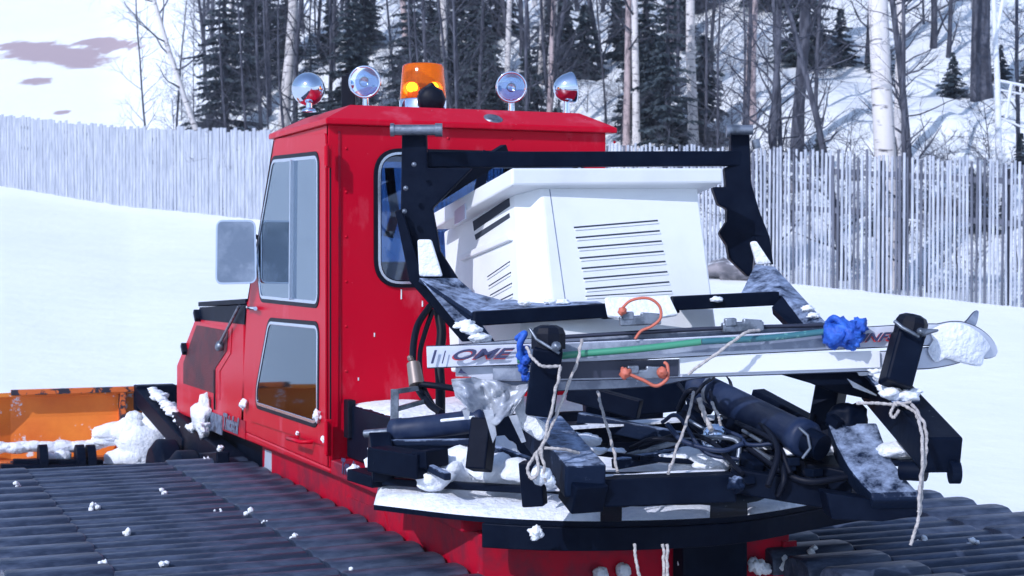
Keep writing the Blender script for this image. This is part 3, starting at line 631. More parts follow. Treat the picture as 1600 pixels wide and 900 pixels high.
# rear hull face with bolts and snow
hf = lambda px, py: onY(px, py, 5.897)
for k, (px, py) in enumerate(((935, 896), (970, 890))): part(MB().blob(hf(px, py)-Vector((0, .02, 0)), .032, seed=k, amp=.2).build and MB().blob(hf(px, py)-Vector((0, .02, 0)), .032, seed=k, amp=.2), 'snow_clump', 'snowlump')
for k, (px, py, r_) in enumerate(((1062, 873, .03), (1090, 880, .035), (1108, 868, .03), (1130, 880, .035), (1172, 880, .034), (1186, 886, .026), (1214, 878, .032), (1234, 884, .02), (1098, 895, .03), (1245, 880, .02))):
    part(MB().blob(hf(px, py)-Vector((0, .05, 0)), r_, seed=k+9, amp=.45), 'snow_clump', 'snowlump')
hc = MB(); hc.box(hf(1050, 860).x, hf(1150, 860).x, 5.80, 5.896, .3, .90); part(hc, 'hitch_block', 'black', bevel=.01)
part(MB().tube([hf(1225, 845), hf(1226, 900)], .012, 8).beam(hf(1235, 845), hf(1236, 905), .02, .05), 'edge_rail', 'red_dirty')
# suspension seen ahead of the hull side
sp = MB()
sp.box(2.35, 3.6, 9.46, 12.0, .45, .96)
for y in (9.75, 10.5, 11.2): sp.lathe((1.95, y, .50), (1, 0, 0), [(0, 0), (0, .24), (.05, .30), (.17, .30), (.2, .24), (.2, 0)], 20)
sp.beam((2.25, 9.5, .7), (2.25, 11.9, .85), .12, .2); sp.beam((2.1, 9.6, .85), (2.25, 11.6, .6), .08, .08)
part(sp, 'undercarriage', 'black', bevel=.01)
for k, (px, py, r_, x) in enumerate(((318, 650, .13, 2.20), (300, 668, .11, 2.16), (318, 668, .12, 2.16), (345, 700, .06, 2.12), (325, 726, .12, 2.05), (300, 735, .10, 2.0))):
    part(MB().blob(onX(px, py, x), r_*(.5 if k == 0 else .38), seed=k+40, sub=3, amp=.9, sq=(.8, 1.1, 1.9 if k == 0 else .8)), 'snow_clump', 'snowlump')
for k, (px, py, r_) in enumerate(((387, 631, .03), (503, 650, .03), (561, 737, .035), (472, 677, .012), (513, 686, .016))):
    part(MB().blob(sideL(px, py)-Vector((.025, 0, 0)), r_, seed=k+60, sub=3, amp=.5, sq=(.7, 1.3, 1)), 'snow_clump', 'snowlump')
part(MB().blob(sideL(562, 725)-Vector((-.05, .12, 0)), .07, seed=61, sub=3, amp=.6, sq=(.8, 1, 1.4)), 'snow_clump', 'snowlump')
# mirror
mc = P(368, 394, 9.35); mn = Vector((-.25, -1, .02)).normalized(); mx_ = mn.cross(ZZ).normalized(); mz = mx_.cross(mn) * -1
if mz.z < 0: mz = -mz
if mx_.dot(RT) < 0: mx_ = -mx_
mq = rrect([mc+mx_*a_+mz*b_ for a_, b_ in ((-.115, -.185), (.12, -.18), (.115, .185), (-.11, .185))], .045, 6)
mir = part(MB().plate([p+mn*.0 for p in mq], .03, nrm=mn), 'mirror', 'chrome', bevel=.006)
part(MB().plate([p+mn*.004 for p in inset(mq, -.010, mn)], .003, nrm=mn), 'mirror_glass', 'mirror', mir)
part(MB().tube([mc+mx_*.1+mz*.1-mn*.03, sideL(404, 372)], .013, 8).tube([mc+mx_*.1-mz*.13-mn*.03, sideL(400, 425)], .013, 8), 'mirror_arm', 'rubber', mir)
# ------------------------------------------------------------------ tracks
def tracks():
    yf, yb, r0, zt, pitch = 9.75, 4.4, .37, .75, .268
    top = yf-yb; arc = math.pi*r0; loop = 2*top+2*arc
    def at(s):
        s %= loop
        if s < top: return Vector((0, yf-s, zt)), 0
        s -= top
        if s < arc: a = s/r0; return Vector((0, yb-math.sin(a)*r0, zt-r0+math.cos(a)*r0)), a
        s -= arc
        if s < top: return Vector((0, yb+s, zt-2*r0)), math.pi
        s -= top; a = s/r0; return Vector((0, yf+math.sin(a)*r0, zt-r0-math.cos(a)*r0)), math.pi+a
    g = MB(); HW = .76
    def bar(x0, x1, yy, wd, hh, drop0=0, drop1=0, zz=0):
        prof = [(-wd/2, -.03), (-wd/2, hh*.35), (-wd*.44, hh*.70), (-wd*.30, hh*.94), (-wd*.1, hh), (wd*.1, hh), (wd*.30, hh*.94), (wd*.44, hh*.70), (wd/2, hh*.35), (wd/2, -.03)]
        xs = [x0, x0+.012, x1-.012, x1]; vs = []; fs = []; n = len(prof)
        for i, x in enumerate(xs):
            sc = .92 if i in (0, 3) else 1
            for (a, b) in prof: vs.append((x, yy+a*sc, b*(sc if b > 0 else 1)+zz))
        for i in range(3):
            for k in range(n-1): fs.append((i*n+k, i*n+k+1, (i+1)*n+k+1, (i+1)*n+k))
        g.add(vs, fs, True); g.add(vs[:n], [tuple(range(n))]); g.add(vs[3*n:], [tuple(range(n))[::-1]])
    bar(-HW-.12, -HW+.29, 0, .205, .078); bar(HW-.42, HW+.06, .03, .205, .078)
    for yy in (-.068, .068): bar(-HW+.285, HW-.405, yy, .098, .058, zz=.004)
    gm = bpy.data.meshes.new('grouser'); gm.from_pydata([tuple(v) for v in g.v], [], g.f); gm.materials.append(M['track']); gm.polygons.foreach_set('use_smooth', g.sm); gm.update()
    rn = random.Random(5)
    for cx, lab in ((1.46, 'left track of tubular steel grousers'), (4.46, 'right track, mostly hidden behind the rear linkage')):
        root = empty('track', Vector((cx, 0, 0))-root_offset(SG)); root.parent = SG; root['label'] = lab
        K = 90
        for bx, bw in ((-.62, .20), (-.27, .22), (.10, .22), (.52, .24)):
            nb = MB()
            for i in range(K):
                a, _ = at(loop*i/K); b, _ = at(loop*(i+1)/K)
                nb.add([a+Vector((cx+bx-bw/2, 0, -.03)), b+Vector((cx+bx-bw/2, 0, -.03)), b+Vector((cx+bx+bw/2, 0, -.03)), a+Vector((cx+bx+bw/2, 0, -.03))], [(0, 1, 2, 3)], True)
            part(nb, 'belt', 'belt', root)
        for y in (4.5, 5.6, 6.7, 7.8, 8.8, 9.7): part(MB().lathe((cx-.12, y, zt-r0), (1, 0, 0), [(0, .0), (0, .28), (.04, .34), (.2, .34), (.24, .28), (.24, 0)], 24), 'road_wheel', 'rubber', root)
        n = round(loop/pitch)
        for i in range(n):
            p, a = at(loop*i/n + (.1 if cx > 3 else 0)); o = bpy.data.objects.new('grouser', gm); COL.objects.link(o); o.parent = root
            o.location = p; o.rotation_euler = (a+rn.uniform(-.03, .03), 0, rn.uniform(-.004, .004))
        lumps = ((28, 760), (147, 795), (255, 772), (197, 834), (388, 805), (457, 842), (162, 880), (258, 882), (548, 896), (415, 820), (340, 800)) if cx < 3 else ((1272, 862), (1440, 845), (1520, 850))
        for k, (px, py) in enumerate(lumps):
            q = onZ(px, py, zt+.06); sm_ = .017 if k < 8 else .010
            mb = MB()
            for j in range(4): mb.blob(q+Vector((rn.uniform(-.018, .018), rn.uniform(-.018, .018), rn.uniform(-.005, .02))), sm_*rn.uniform(.5, 1), seed=k*5+j, sub=1, amp=.5)
            part(mb, 'snow_clump', 'snowlump', root)
tracks()
# ------------------------------------------------------------------ front blade
def blade():
    Y = 12.65; z1 = onY(100, 610, Y).z; z0 = .22
    def sect(x): return x
    m = MB(); prof = [(0, z1), (.10, z1-.02), (.13, z1-.2), (.12, .62), (.06, .42), (0, z0)]
    xs = [onY(16, 650, Y).x, onY(190, 650, Y).x, 5.1]; x0 = .2
    cols = [(x0, -.35), (xs[0], 0), (xs[1], 0), (5.1, 0), (5.7, -.3)]; vs = []; fs = []
    for (x, dy) in cols:
        for (a, z) in prof: vs.append((x, Y+a+dy-.06, z))
    n = len(prof)
    for i in range(len(cols)-1):
        for k in range(n-1): fs.append((i*n+k, i*n+k+1, (i+1)*n+k+1, (i+1)*n+k))
    m.add(vs, fs); root = part(m, 'blade', 'orange', bevel=.0); sm = root.modifiers.new('thick', 'SOLIDIFY'); sm.thickness = .03
    part(MB().beam((xs[0], Y-.06, z1), (5.1, Y-.06, z1), .05, .04), 'top_rib', 'orange_worn', root, bevel=.004)
    for x in (xs[1], 3.0, 4.2): part(MB().beam((x, Y-.02, z0+.1), (x, Y-.02, z1-.02), .04, .12), 'rib', 'orange_worn', root)
    lo = MB(); lo.beam((xs[0]-.1, Y-.14, .46), (5.0, Y-.14, .46), .12, .17); part(lo, 'lower_beam', 'orange_worn', root, bevel=.01)
    q = MB()
    for px in (60, 118, 135): c = onY(px, 718, Y-.3); q.tube([c-Vector((.0, 0, .0)), c+Vector((.06, .0, 0))], .11, 16)
    q.beam(onY(20, 728, Y-.3), onY(160, 728, Y-.3), .08, .1); q.beam(onY(0, 738, Y-.35), onY(250, 738, Y-.35), .1, .12)
    part(q, 'pivot_lugs', 'black', root, bevel=.008)
    s = MB(); rn = random.Random(2)
    for k in range(46):                                        # snow packed along the blade foot
        t = k/45; px = -10+t*225; yy = 697 - (26*smooth((px-130)/70)) ; s.blob(onY(px, yy+rn.uniform(-3, 5), Y-.13), rn.uniform(.035, .06)+.06*smooth((px-150)/50), seed=k, sub=3, amp=.22, sq=(1.8, .8, .7))
    for (px, py, r_) in ((203, 672, .12), (262, 655, .12), (240, 650, .09), (275, 678, .13), (225, 690, .2), (243, 672, .15), (220, 722, .18), (258, 700, .17), (188, 722, .12), (210, 655, .07), (160, 733, .07), (285, 728, .14), (75, 716, .05), (98, 713, .06)):
        s.blob(onY(px, py, Y-.2), r_, seed=px, sub=3, amp=.22, sq=(1.1, .8, .9))
    part(s, 'snow_bank', 'snowdeck', root)
    a = MB(); a.beam(onY(222, 618, Y-.15), P(296, 700, 11.3), .11, .13); a.tube([P(268, 722, 11.7), P(300, 700, 11.5)], .05, 10); a.box(onY(222, 618, Y-.15).x-.05, onY(275, 620, Y-.15).x, Y-.2, Y-.05, .88, 1.07)
    arm = part(a, 'push_arm', 'black', bevel=.01)
    s2 = MB()
    for k in range(12): t = .15+.8*k/12; s2.blob(onY(222, 618, Y-.15).lerp(P(296, 700, 11.3), t)+ZZ*.10+RT*.03, rn.uniform(.035, .065), seed=k, sub=3, amp=.4, sq=(1, 1, .5))
    part(s2, 'snow_clump', 'snowlump', arm)
blade()
# ------------------------------------------------------------------ rear deck, bumper and linkage
dk = MB(); dk.box(2.33, 3.70, 7.04, 7.815, 1.05, 1.31); part(dk, 'deck_box', 'black', bevel=.008)
part(MB().box(2.30, 3.70, 5.98, 7.03, 1.046, 1.075), 'deck_plate', 'black')
part(snowpad([(2.345, 7.07), (3.6, 7.07), (3.6, 7.80), (2.345, 7.80)], 1.31, .035, seed=1), 'snow_layer', 'snowdeck')
part(snowpad([(2.36, 6.2), (3.5, 6.1), (3.6, 7.0), (2.4, 7.0)], 1.075, .06, seed=2, soft=.12), 'snow_layer', 'snowdeck')
ms = MB()
for k, (px, py, d, r_) in enumerate(((730, 722, 6.75, .10), (775, 735, 6.6, .09), (700, 738, 6.7, .09), (760, 712, 6.9, .11), (815, 738, 6.5, .07), (680, 748, 6.6, .06), (860, 745, 6.4, .06), (880, 690, 6.7, .05))): ms.blob(P(px, py, d), r_, seed=k+80, sub=3, amp=.3, sq=(1.3, 1.1, .8))
part(ms, 'snow_heap', 'snowdeck')
ms = MB()
for k, (px, py, d, r_) in enumerate(((1010, 712, 6.5, .04), (1040, 716, 6.4, .04), (1080, 718, 6.4, .07), (1115, 722, 6.3, .06), (1150, 715, 6.4, .045), (960, 706, 6.5, .03), (985, 720, 6.4, .03), (908, 688, 6.5, .05), (930, 705, 6.4, .03), (1190, 703, 6.3, .03), (1275, 700, 6.2, .05), (1240, 705, 6.1, .03))): ms.blob(P(px, py, d), r_, seed=k+95, sub=3, amp=.35, sq=(1.6, 1.1, .6))
part(ms, 'snow_heap', 'snowdeck')
LZ = 1.05
outer = curve([onZ(px, py, LZ) for px, py in ((584, 789), (755, 808), (938, 815), (1140, 808), (1285, 786), (1392, 770))], 6)
inner = curve([onZ(px, py, LZ) for px, py in ((592, 758), (755, 768), (938, 775), (1140, 770), (1275, 755), (1385, 740))], 6)
bm_ = MB(); n = len(outer)
vs = [p for p in outer]+[p for p in inner]+[p-ZZ*.02 for p in outer]+[p-ZZ*.02 for p in inner]
fs = []
for i in range(n-1): fs += [(i, i+1, n+i+1, n+i), (2*n+i, 3*n+i, 3*n+i+1, 2*n+i+1), (i, 2*n+i, 2*n+i+1, i+1), (n+i, n+i+1, 3*n+i+1, 3*n+i)]
fs += [(0, n, 3*n, 2*n), (n-1, 3*n-1, 4*n-1, 2*n-1)]
bm_.add(vs, fs)
bump = part(bm_, 'bumper', 'black')
def wall(pts, z0, z1, th):
    m = MB(); n = len(pts); vs = []; fs = []
    for i, p in enumerate(pts):
        t = (pts[min(i+1, n-1)]-pts[max(0, i-1)]); t.z = 0; nn = t.normalized().cross(ZZ); zz = z0(i) if callable(z0) else z0
        vs += [Vector((p.x, p.y, zz))+nn*th/2, Vector((p.x, p.y, z1))+nn*th/2, Vector((p.x, p.y, z1))-nn*th/2, Vector((p.x, p.y, zz))-nn*th/2]
    for i in range(n-1):
        for k in range(4): fs.append((i*4+k, i*4+(k+1)%4, i*4+4+(k+1)%4, i*4+4+k))
    fs += [(0, 1, 2, 3), (n*4-4, n*4-3, n*4-2, n*4-1)]
    return m.add(vs, fs)
def strip(i0, i1, h, k0=.1, k1=.9, seed=0):
    nu = (i1-i0)*8; nv = 12; vs = []; fs = []
    for i in range(nu+1):
        t = i0+(i1-i0)*i/nu; k = min(n-2, int(t)); a = outer[k].lerp(outer[k+1], t-k); b = inner[k].lerp(inner[k+1], t-k); en = min(1, i/3, (nu-i)/3)
        wv = .10*noise.noise(Vector((t*.9, seed, 0)))
        for j in range(nv+1):
            v = j/nv; q = a.lerp(b, k0+(k1+wv-k0)*v); e = min(1, v*5, (1-v)*5)**.5*en**.5
            vs.append(q+ZZ*(.001+h*e*(1+.6*noise.noise(q*6)+.15*noise.noise(q*25))))
    for i in range(nu):
        for j in range(nv): k = i*(nv+1)+j; fs.append((k, k+1, k+nv+2, k+nv+1))
    return MB().add(vs, fs, True)
part(wall(inner, LZ, LZ+.10, .02), 'bumper_wall', 'black', bump, bevel=.003)
part(wall(outer[6:], lambda i: LZ-.115+.0010*i, LZ-.021, .03), 'bumper_lip', 'black', bump, bevel=.004)
part(strip(0, 12, .035, .0, .85, 3), 'snow_layer', 'snowdeck', bump); part(strip(13, 17, .015, .02, .5, 4), 'snow_layer', 'snowdeck', bump); part(strip(19, 23, .015, .0, .5, 5), 'snow_layer', 'snowdeck', bump)
part(MB().blob(P(838, 833, 6.02), .025, seed=3, amp=.6), 'snow_clump', 'snowlump', bump)
# lift frame posts, crossbar, tray
def pp(pts, d, dx=0): return [P(a, b, d) for a, b in pts]
LP = pp([(628, 199), (666, 199), (668, 262), (738, 262), (676, 325), (688, 392), (716, 436), (690, 440), (655, 440), (641, 385), (626, 330)], 7.45)
lf = part(MB().plate(LP, .09), 'frame_post', 'black', bevel=.008, label='left post of the black lift frame')
part(MB().plate(pp([(617, 330), (628, 326), (660, 432), (742, 533), (722, 534), (640, 440)], 7.38), .04), 'side_cheek', 'black', lf, bevel=.004)
part(MB().tube([P(612, 203, 7.4), P(682, 203, 7.4)], .024, 14).tube([P(680, 203, 7.4), P(691, 203, 7.4)], .030, 14).tube([P(610, 203, 7.4), P(616, 203, 7.4)], .030, 14), 'pivot_pin', 'steel', lf, bevel=.002)
for k, (px, py) in enumerate(((647, 257), (634, 294), (632, 330))): part(MB().lathe(P(px, py, 7.36), -FH, [(0, .012), (.012, .011), (.015, .0)], 8), 'bolt', 'steel', lf)
part(MB().plate(pp([(652, 374), (674, 374), (692, 432), (655, 432)], 7.36), .03), 'snow_patch', 'snowlump', lf, bevel=.01)
RP = pp([(1142, 199), (1171, 199), (1174, 285), (1187, 330), (1203, 370), (1209, 414), (1190, 400), (1180, 376), (1176, 424), (1170, 433), (1140, 404), (1136, 383), (1124, 364), (1136, 346), (1136, 326), (1122, 319), (1113, 292), (1135, 292), (1132, 262), (1142, 258)], 7.95)
rp_ = part(MB().plate(RP, .09), 'frame_post', 'black', bevel=.008, label='right post of the black lift frame with notched inner edge')
part(MB().tube([P(1136, 203, 7.9), P(1176, 203, 7.9)], .024, 14).tube([P(1180, 218, 7.9), P(1183, 232, 7.9)], .02, 8).tube([P(1135, 205, 7.9), P(1140, 205, 7.9)], .03, 12), 'pivot_pin', 'steel', rp_)
part(MB().plate(pp([(1172, 378), (1182, 376), (1206, 412), (1182, 414)], 7.88), .03), 'snow_patch', 'snowlump', rp_, bevel=.01)
part(MB().beam(P(640, 250, 7.49), P(1160, 248, 7.99), .07, .072), 'crossbar', 'black', bevel=.006)
part(MB().beam(P(660, 318, 7.60), P(790, 236, 8.0), .04, .07).beam(P(762, 236, 8.1), P(748, 300, 8.1), .03, .05), 'brace', 'black', bevel=.004)
tr_ = part(MB().beam(P(740, 498, 6.98), P(950, 485, 7.12), .05, .062).beam(P(1050, 474, 7.2), P(1215, 466, 7.32), .05, .062).beam(P(940, 490, 7.14), P(1060, 480, 7.22), .04, .05), 'tray_bar', 'black', bevel=.006)
part(MB().plate([P(655, 434, 7.36), P(715, 434, 7.45), P(748, 463, 7.40), P(796, 472, 7.30), P(752, 489, 7.0), P(738, 488, 7.0)], .02).plate([P(655, 434, 7.36), P(738, 488, 7.0), P(778, 540, 6.9), P(738, 536, 6.9)], .02), 'tray_side', 'black_snowy', tr_, bevel=.003)
part(MB().plate([P(738, 487, 6.985), P(790, 468, 7.25), P(925, 467, 7.35), P(942, 474, 7.1)], .012), 'tray_plate', 'black_snowy', tr_)
part(MB().plate([P(1050, 463, 7.35), P(1165, 460, 7.45), P(1225, 463, 7.35), P(1060, 474, 7.2)], .012), 'tray_plate', 'black_snowy', tr_)
ra = MB().plate([P(1180, 413, 7.8), P(1210, 416, 7.75), P(1292, 505, 7.1), P(1262, 516, 7.1), P(1222, 462, 7.3), P(1156, 462, 7.5)], .04)
part(ra, 'tray_side', 'black_snowy', tr_, bevel=.004)
part(MB().plate([P(1222, 463, 7.27), P(1262, 516, 7.07), P(1240, 514, 7.07), P(1206, 480, 7.25)], .04), 'tray_cheek', 'black', tr_)
for k, (px, py, d) in enumerate(((738, 515, 6.86), (750, 528, 6.85), (728, 508, 6.9), (1272, 493, 7.05), (820, 474, 7.05), (880, 472, 7.1), (860, 472, 7.1), (1120, 468, 7.2), (1262, 482, 7.1))): part(MB().blob(P(px, py, d), .035 if k < 3 else .022, seed=k+7, sub=3, amp=.5, sq=(1.3, 1, .6)), 'snow_clump', 'snowlump', tr_)
part(MB().plate([P(945, 464, 7.06), P(1046, 461, 7.14), P(1060, 490, 7.08), P(1000, 500, 7.0), P(950, 492, 7.0)], .02), 'snow_patch', 'snowlump', tr_, bevel=.008)
# beams, arms and cylinders low down
def cyl(a, b, r, name='hydraulic_cylinder', rod=None, m='cyl'):
    a = Vector(a); b = Vector(b); t = (b-a); L = t.length
    o = part(MB().lathe(a, t, [(0, 0), (0, r*.8), (.01, r*1.02), (.05, r*1.02), (.055, r*.94), (L-.07, r*.94), (L-.065, r*1.1), (L-.01, r*1.1), (L, r*.9), (L, 0)], 24), name, m)
    if rod: part(MB().tube([b, b+t.normalized()*rod], r*.45, 14), 'piston_rod', 'chrome', o); part(MB().tube([b+t.normalized()*rod-UP*.0-FH*.05, b+t.normalized()*rod+FH*.05], r*.8, 16), 'rod_eye', 'black', o)
    return o
c1 = cyl(P(612, 674, 6.95), P(760, 656, 6.75), .052); part(MB().tube([P(570, 678, 7.0), P(614, 674, 6.95)], .018, 10), 'piston_rod', 'steel', c1)
part(MB().beam(P(690, 657, 6.68), P(740, 652, 6.62), .03, .012), 'snow_clump', 'snowlump', c1, bevel=.004)
c2 = cyl(P(1090, 603, 6.75), P(1262, 688, 6.05), .066); c2['label'] = 'large black hydraulic cylinder sloping down to the right'
part(MB().tube([P(1262, 688, 6.05), P(1285, 700, 6.0)], .05, 16), 'rod_eye', 'black', c2)
part(MB().tube([P(1248, 668, 5.98), P(1262, 680, 5.97), P(1266, 700, 5.97), P(1254, 716, 5.98)], .006, 6), 'steel_clip', 'steel', c2)
part(MB().lathe(P(1117, 608, 6.6), (c2.matrix_world @ Vector((0, 0, 0))-Vector((0, 0, 0))) if False else (P(1262, 688, 6.05)-P(1090, 603, 6.75)), [(0, .068), (.03, .068)], 24), 'label_band', 'steel', c2)
def bl(name, segs, m='black', bev=.006, label=None):
    q = MB()
    for (a, b, w_, h_) in segs: q.beam(P(*a), P(*b), w_, h_)
    return part(q, name, m, bevel=bev, label=label)
bl('side_lug', [((590, 716, 6.75), (668, 728, 6.55), .12, .10), ((660, 716, 6.6), (684, 716, 6.55), .14, .07), ((592, 690, 6.9), (600, 738, 6.7), .09, .1)])
bl('deck_rail', [((600, 692, 6.9), (745, 690, 6.7), .05, .025), ((640, 715, 6.75), (700, 745, 6.35), .03, .03), ((770, 700, 6.7), (850, 728, 6.4), .03, .03)], 'black_snowy')
bl('short_post', [((757, 655, 6.45), (748, 735, 6.4), .085, .085)])
bl('lower_rail', [((560, 740, 6.95), (600, 752, 6.8), .12, .05), ((600, 752, 6.75), (830, 765, 6.4), .04, .03)])
lp_ = part(MB().beam(P(857, 540, 5.85), P(843, 645, 5.9), .105, .125, up=FH), 'ski_rack_post', 'black', bevel=.01, label='left post of the ski rack with a domed rubber cap')
part(MB().lathe(P(857, 545, 5.85), (P(857, 500, 5.85)-P(857, 545, 5.85)), [(0, .062), (.055, .062), (.075, .052), (.085, .030), (.087, 0)], 9, False), 'cap', 'rubber', lp_)
part(MB().tube([P(828, 514, 5.8), P(838, 530, 5.78), P(874, 552, 5.76)], .006, 6).lathe(P(869, 541, 5.76), -FH, [(0, .018), (.02, .016), (.025, 0)], 10), 'clamp_wire', 'steel', lp_)
part(MB().plate(pp([(795, 612), (818, 610), (820, 640), (860, 668), (845, 692), (812, 668)], 5.98), .05), 'snow_patch', 'snowlump', lp_, bevel=.015)
rp2 = part(MB().beam(P(1420, 520, 5.9), P(1398, 603, 5.85), .10, .115, up=FH), 'ski_rack_post', 'black', bevel=.01, label='right post of the ski rack leaning right, with a domed rubber cap')
part(MB().lathe(P(1420, 524, 5.9), (P(1427, 490, 5.9)-P(1420, 524, 5.9)), [(0, .060), (.05, .060), (.068, .050), (.078, .028), (.08, 0)], 9, False), 'cap', 'rubber', rp2)
part(MB().tube([P(1398, 502, 5.83), P(1410, 512, 5.8), P(1436, 526, 5.8)], .007, 6).tube([P(1438, 520, 5.82), P(1466, 516, 5.82)], [.016, .004], 8).lathe(P(1438, 518, 5.8), -FH, [(0, .014), (.015, .012), (.018, 0)], 10), 'clamp_wire', 'steel', rp2)
bl('front_arm', [((848, 672, 6.5), (915, 752, 5.85), .15, .12)], 'black_snowy', .008, 'snow dusted arm below the left ski rack post')
bl('arm_block', [((900, 755, 5.95), (922, 782, 5.85), .13, .11), ((830, 720, 5.9), (836, 790, 5.9), .08, .08)])
part(MB().blob(P(845, 740, 5.8), .035, seed=8, amp=.6, sub=2).blob(P(858, 752, 5.8), .022, seed=5, amp=.5), 'snow_clump', 'snowlump')
bl('front_crossbar', [((928, 768, 5.95), (1145, 760, 6.0), .12, .10)], 'black')
part(snowpad([(p.x, p.y) for p in (onZ(930, 748, 1.24), onZ(1135, 738, 1.24), onZ(1135, 733, 1.24), onZ(930, 742, 1.24))], P(930, 752, 5.95).z+.012, .008, step=.01, soft=.01), 'snow_layer', 'snowdeck')
bl('rear_crossbar', [((860, 678, 6.7), (1170, 664, 6.9), .16, .08), ((930, 625, 6.95), (1060, 612, 7.0), .25, .14), ((870, 700, 6.6), (1000, 716, 6.3), .03, .02), ((1000, 716, 6.3), (1150, 726, 6.3), .03, .02), ((930, 622, 6.9), (935, 690, 6.8), .1, .1)])
part(MB().beam(P(880, 668, 6.62), P(1120, 652, 6.8), .12, .008), 'snow_layer', 'snowdeck')
bl('link_arm', [((1105, 702, 6.4), (1230, 762, 6.1), .06, .10), ((1150, 660, 6.5), (1300, 750, 6.2), .14, .14), ((1160, 720, 6.3), (1340, 760, 6.1), .16, .12), ((1140, 745, 6.15), (1290, 770, 6.1), .2, .09), ((1085, 580, 6.9), (1100, 640, 6.8), .1, .1)])
for q_ in (((1140, 677, 6.3), (1205, 718, 6.1), .015, .015), ((1160, 672, 6.25), (1190, 690, 6.15), .012, .012), ((1060, 690, 6.4), (980, 712, 6.4), .02, .02)): bl('link_rod', [q_], 'steel', .003)
part(MB().lathe(P(1118, 684, 6.3), -FH, [(-.03, .05), (0, .056), (.02, .048), (.035, .02), (.038, 0)], 20), 'pulley', 'chrome')
part(MB().blob(P(1150, 757, 5.9), .028, seed=12, amp=.6), 'coupling', 'black_snowy'); part(MB().tube([P(1484, 738, 5.6), P(1499, 738, 5.6)], .04, 14), 'end_cap', 'black')
# big curved bracket at right
q = [((1293, 662, 6.15), (1370, 660, 6.15)), ((1306, 695, 6.05), (1381, 690, 6.05)), ((1325, 730, 5.92), (1396, 722, 5.92)), ((1345, 755, 5.82), (1416, 748, 5.82)), ((1360, 770, 5.76), (1434, 768, 5.76)), ((1362, 782, 5.75), (1438, 780, 5.75))]
vs = []; fs = []
for a, b in q: vs += [P(*a), P(*b), P(a[0], a[1]+26, a[2]+.10), P(b[0]-4, b[1]+26, b[2]+.10)]
for i in range(len(q)-1):
    k = i*4; fs += [(k, k+1, k+5, k+4), (k+2, k+6, k+7, k+3), (k, k+4, k+6, k+2), (k+1, k+3, k+7, k+5)]
k = (len(q)-1)*4; fs += [(0, 2, 3, 1), (k, k+1, k+3, k+2)]
hk = part(MB().add(vs, fs, False), 'curved_bracket', 'black_snowy', bevel=.01, label='wide curved black bracket dusted with snow at the right end of the bumper')
part(MB().beam(P(1398, 792, 5.85), P(1396, 800, 5.85), .01, .01).plate(pp([(1360, 780), (1438, 780), (1437, 806), (1380, 815), (1300, 812), (1290, 770)], 5.80), .15), 'bracket_foot', 'black', hk, bevel=.01)
part(MB().blob(P(1326, 655, 6.2), .075, seed=6, amp=.35, sq=(1, .8, .85)).beam(P(1296, 652, 6.15), P(1312, 664, 6.12), .04, .03), 'dome_bolt', 'black', hk)
bl('right_upright', [((1300, 600, 6.4), (1282, 700, 6.3), .10, .10)])
sup = part(MB().plate(pp([(1205, 581), (1362, 570), (1378, 598), (1378, 628), (1300, 612), (1270, 600)], 6.25), .08), 'support_gusset', 'black', bevel=.006)
bl('side_beam', [((1372, 598, 6.35), (1474, 712, 5.6), .13, .13)], 'black', .008, 'black square beam sticking out towards the lower right')
part(MB().plate([P(1335, 568, 6.2), P(1375, 562, 6.25), P(1438, 627, 5.85), P(1398, 632, 5.8)], .012), 'foot_plate', 'black_snowy', bevel=.002)
ms = MB()
for k, (px, py, d, r_) in enumerate(((1380, 590, 5.95, .03), (1368, 578, 6.0, .03), (1395, 615, 5.85, .035), (1418, 620, 5.85, .035), (1385, 605, 5.95, .03), (1350, 580, 6.05, .025), (1430, 612, 5.85, .02))): ms.blob(P(px, py, d), r_, seed=k+20, sub=3, amp=.4, sq=(1.3, 1, .6))
part(ms, 'snow_clump', 'snowlump')
part(MB().tube([P(1408, 735, 5.8), P(1446, 737, 5.75)], .035, 14).beam(P(1380, 722, 6.0), P(1450, 722, 5.9), .1, .02), 'beam_pin', 'black')
ms = MB(); ms.blob(P(1405, 704, 6.0), .075, seed=5, sub=3, amp=.3, sq=(1.3, 1, .45)); part(ms, 'snow_clump', 'snowlump')
part(MB().plate(pp([(1325, 592), (1362, 612), (1378, 622), (1335, 606)], 6.15), .02).blob(P(1298, 700, 6.2), .05, seed=4, sq=(1, 1, .5)), 'snow_clump', 'snowlump')
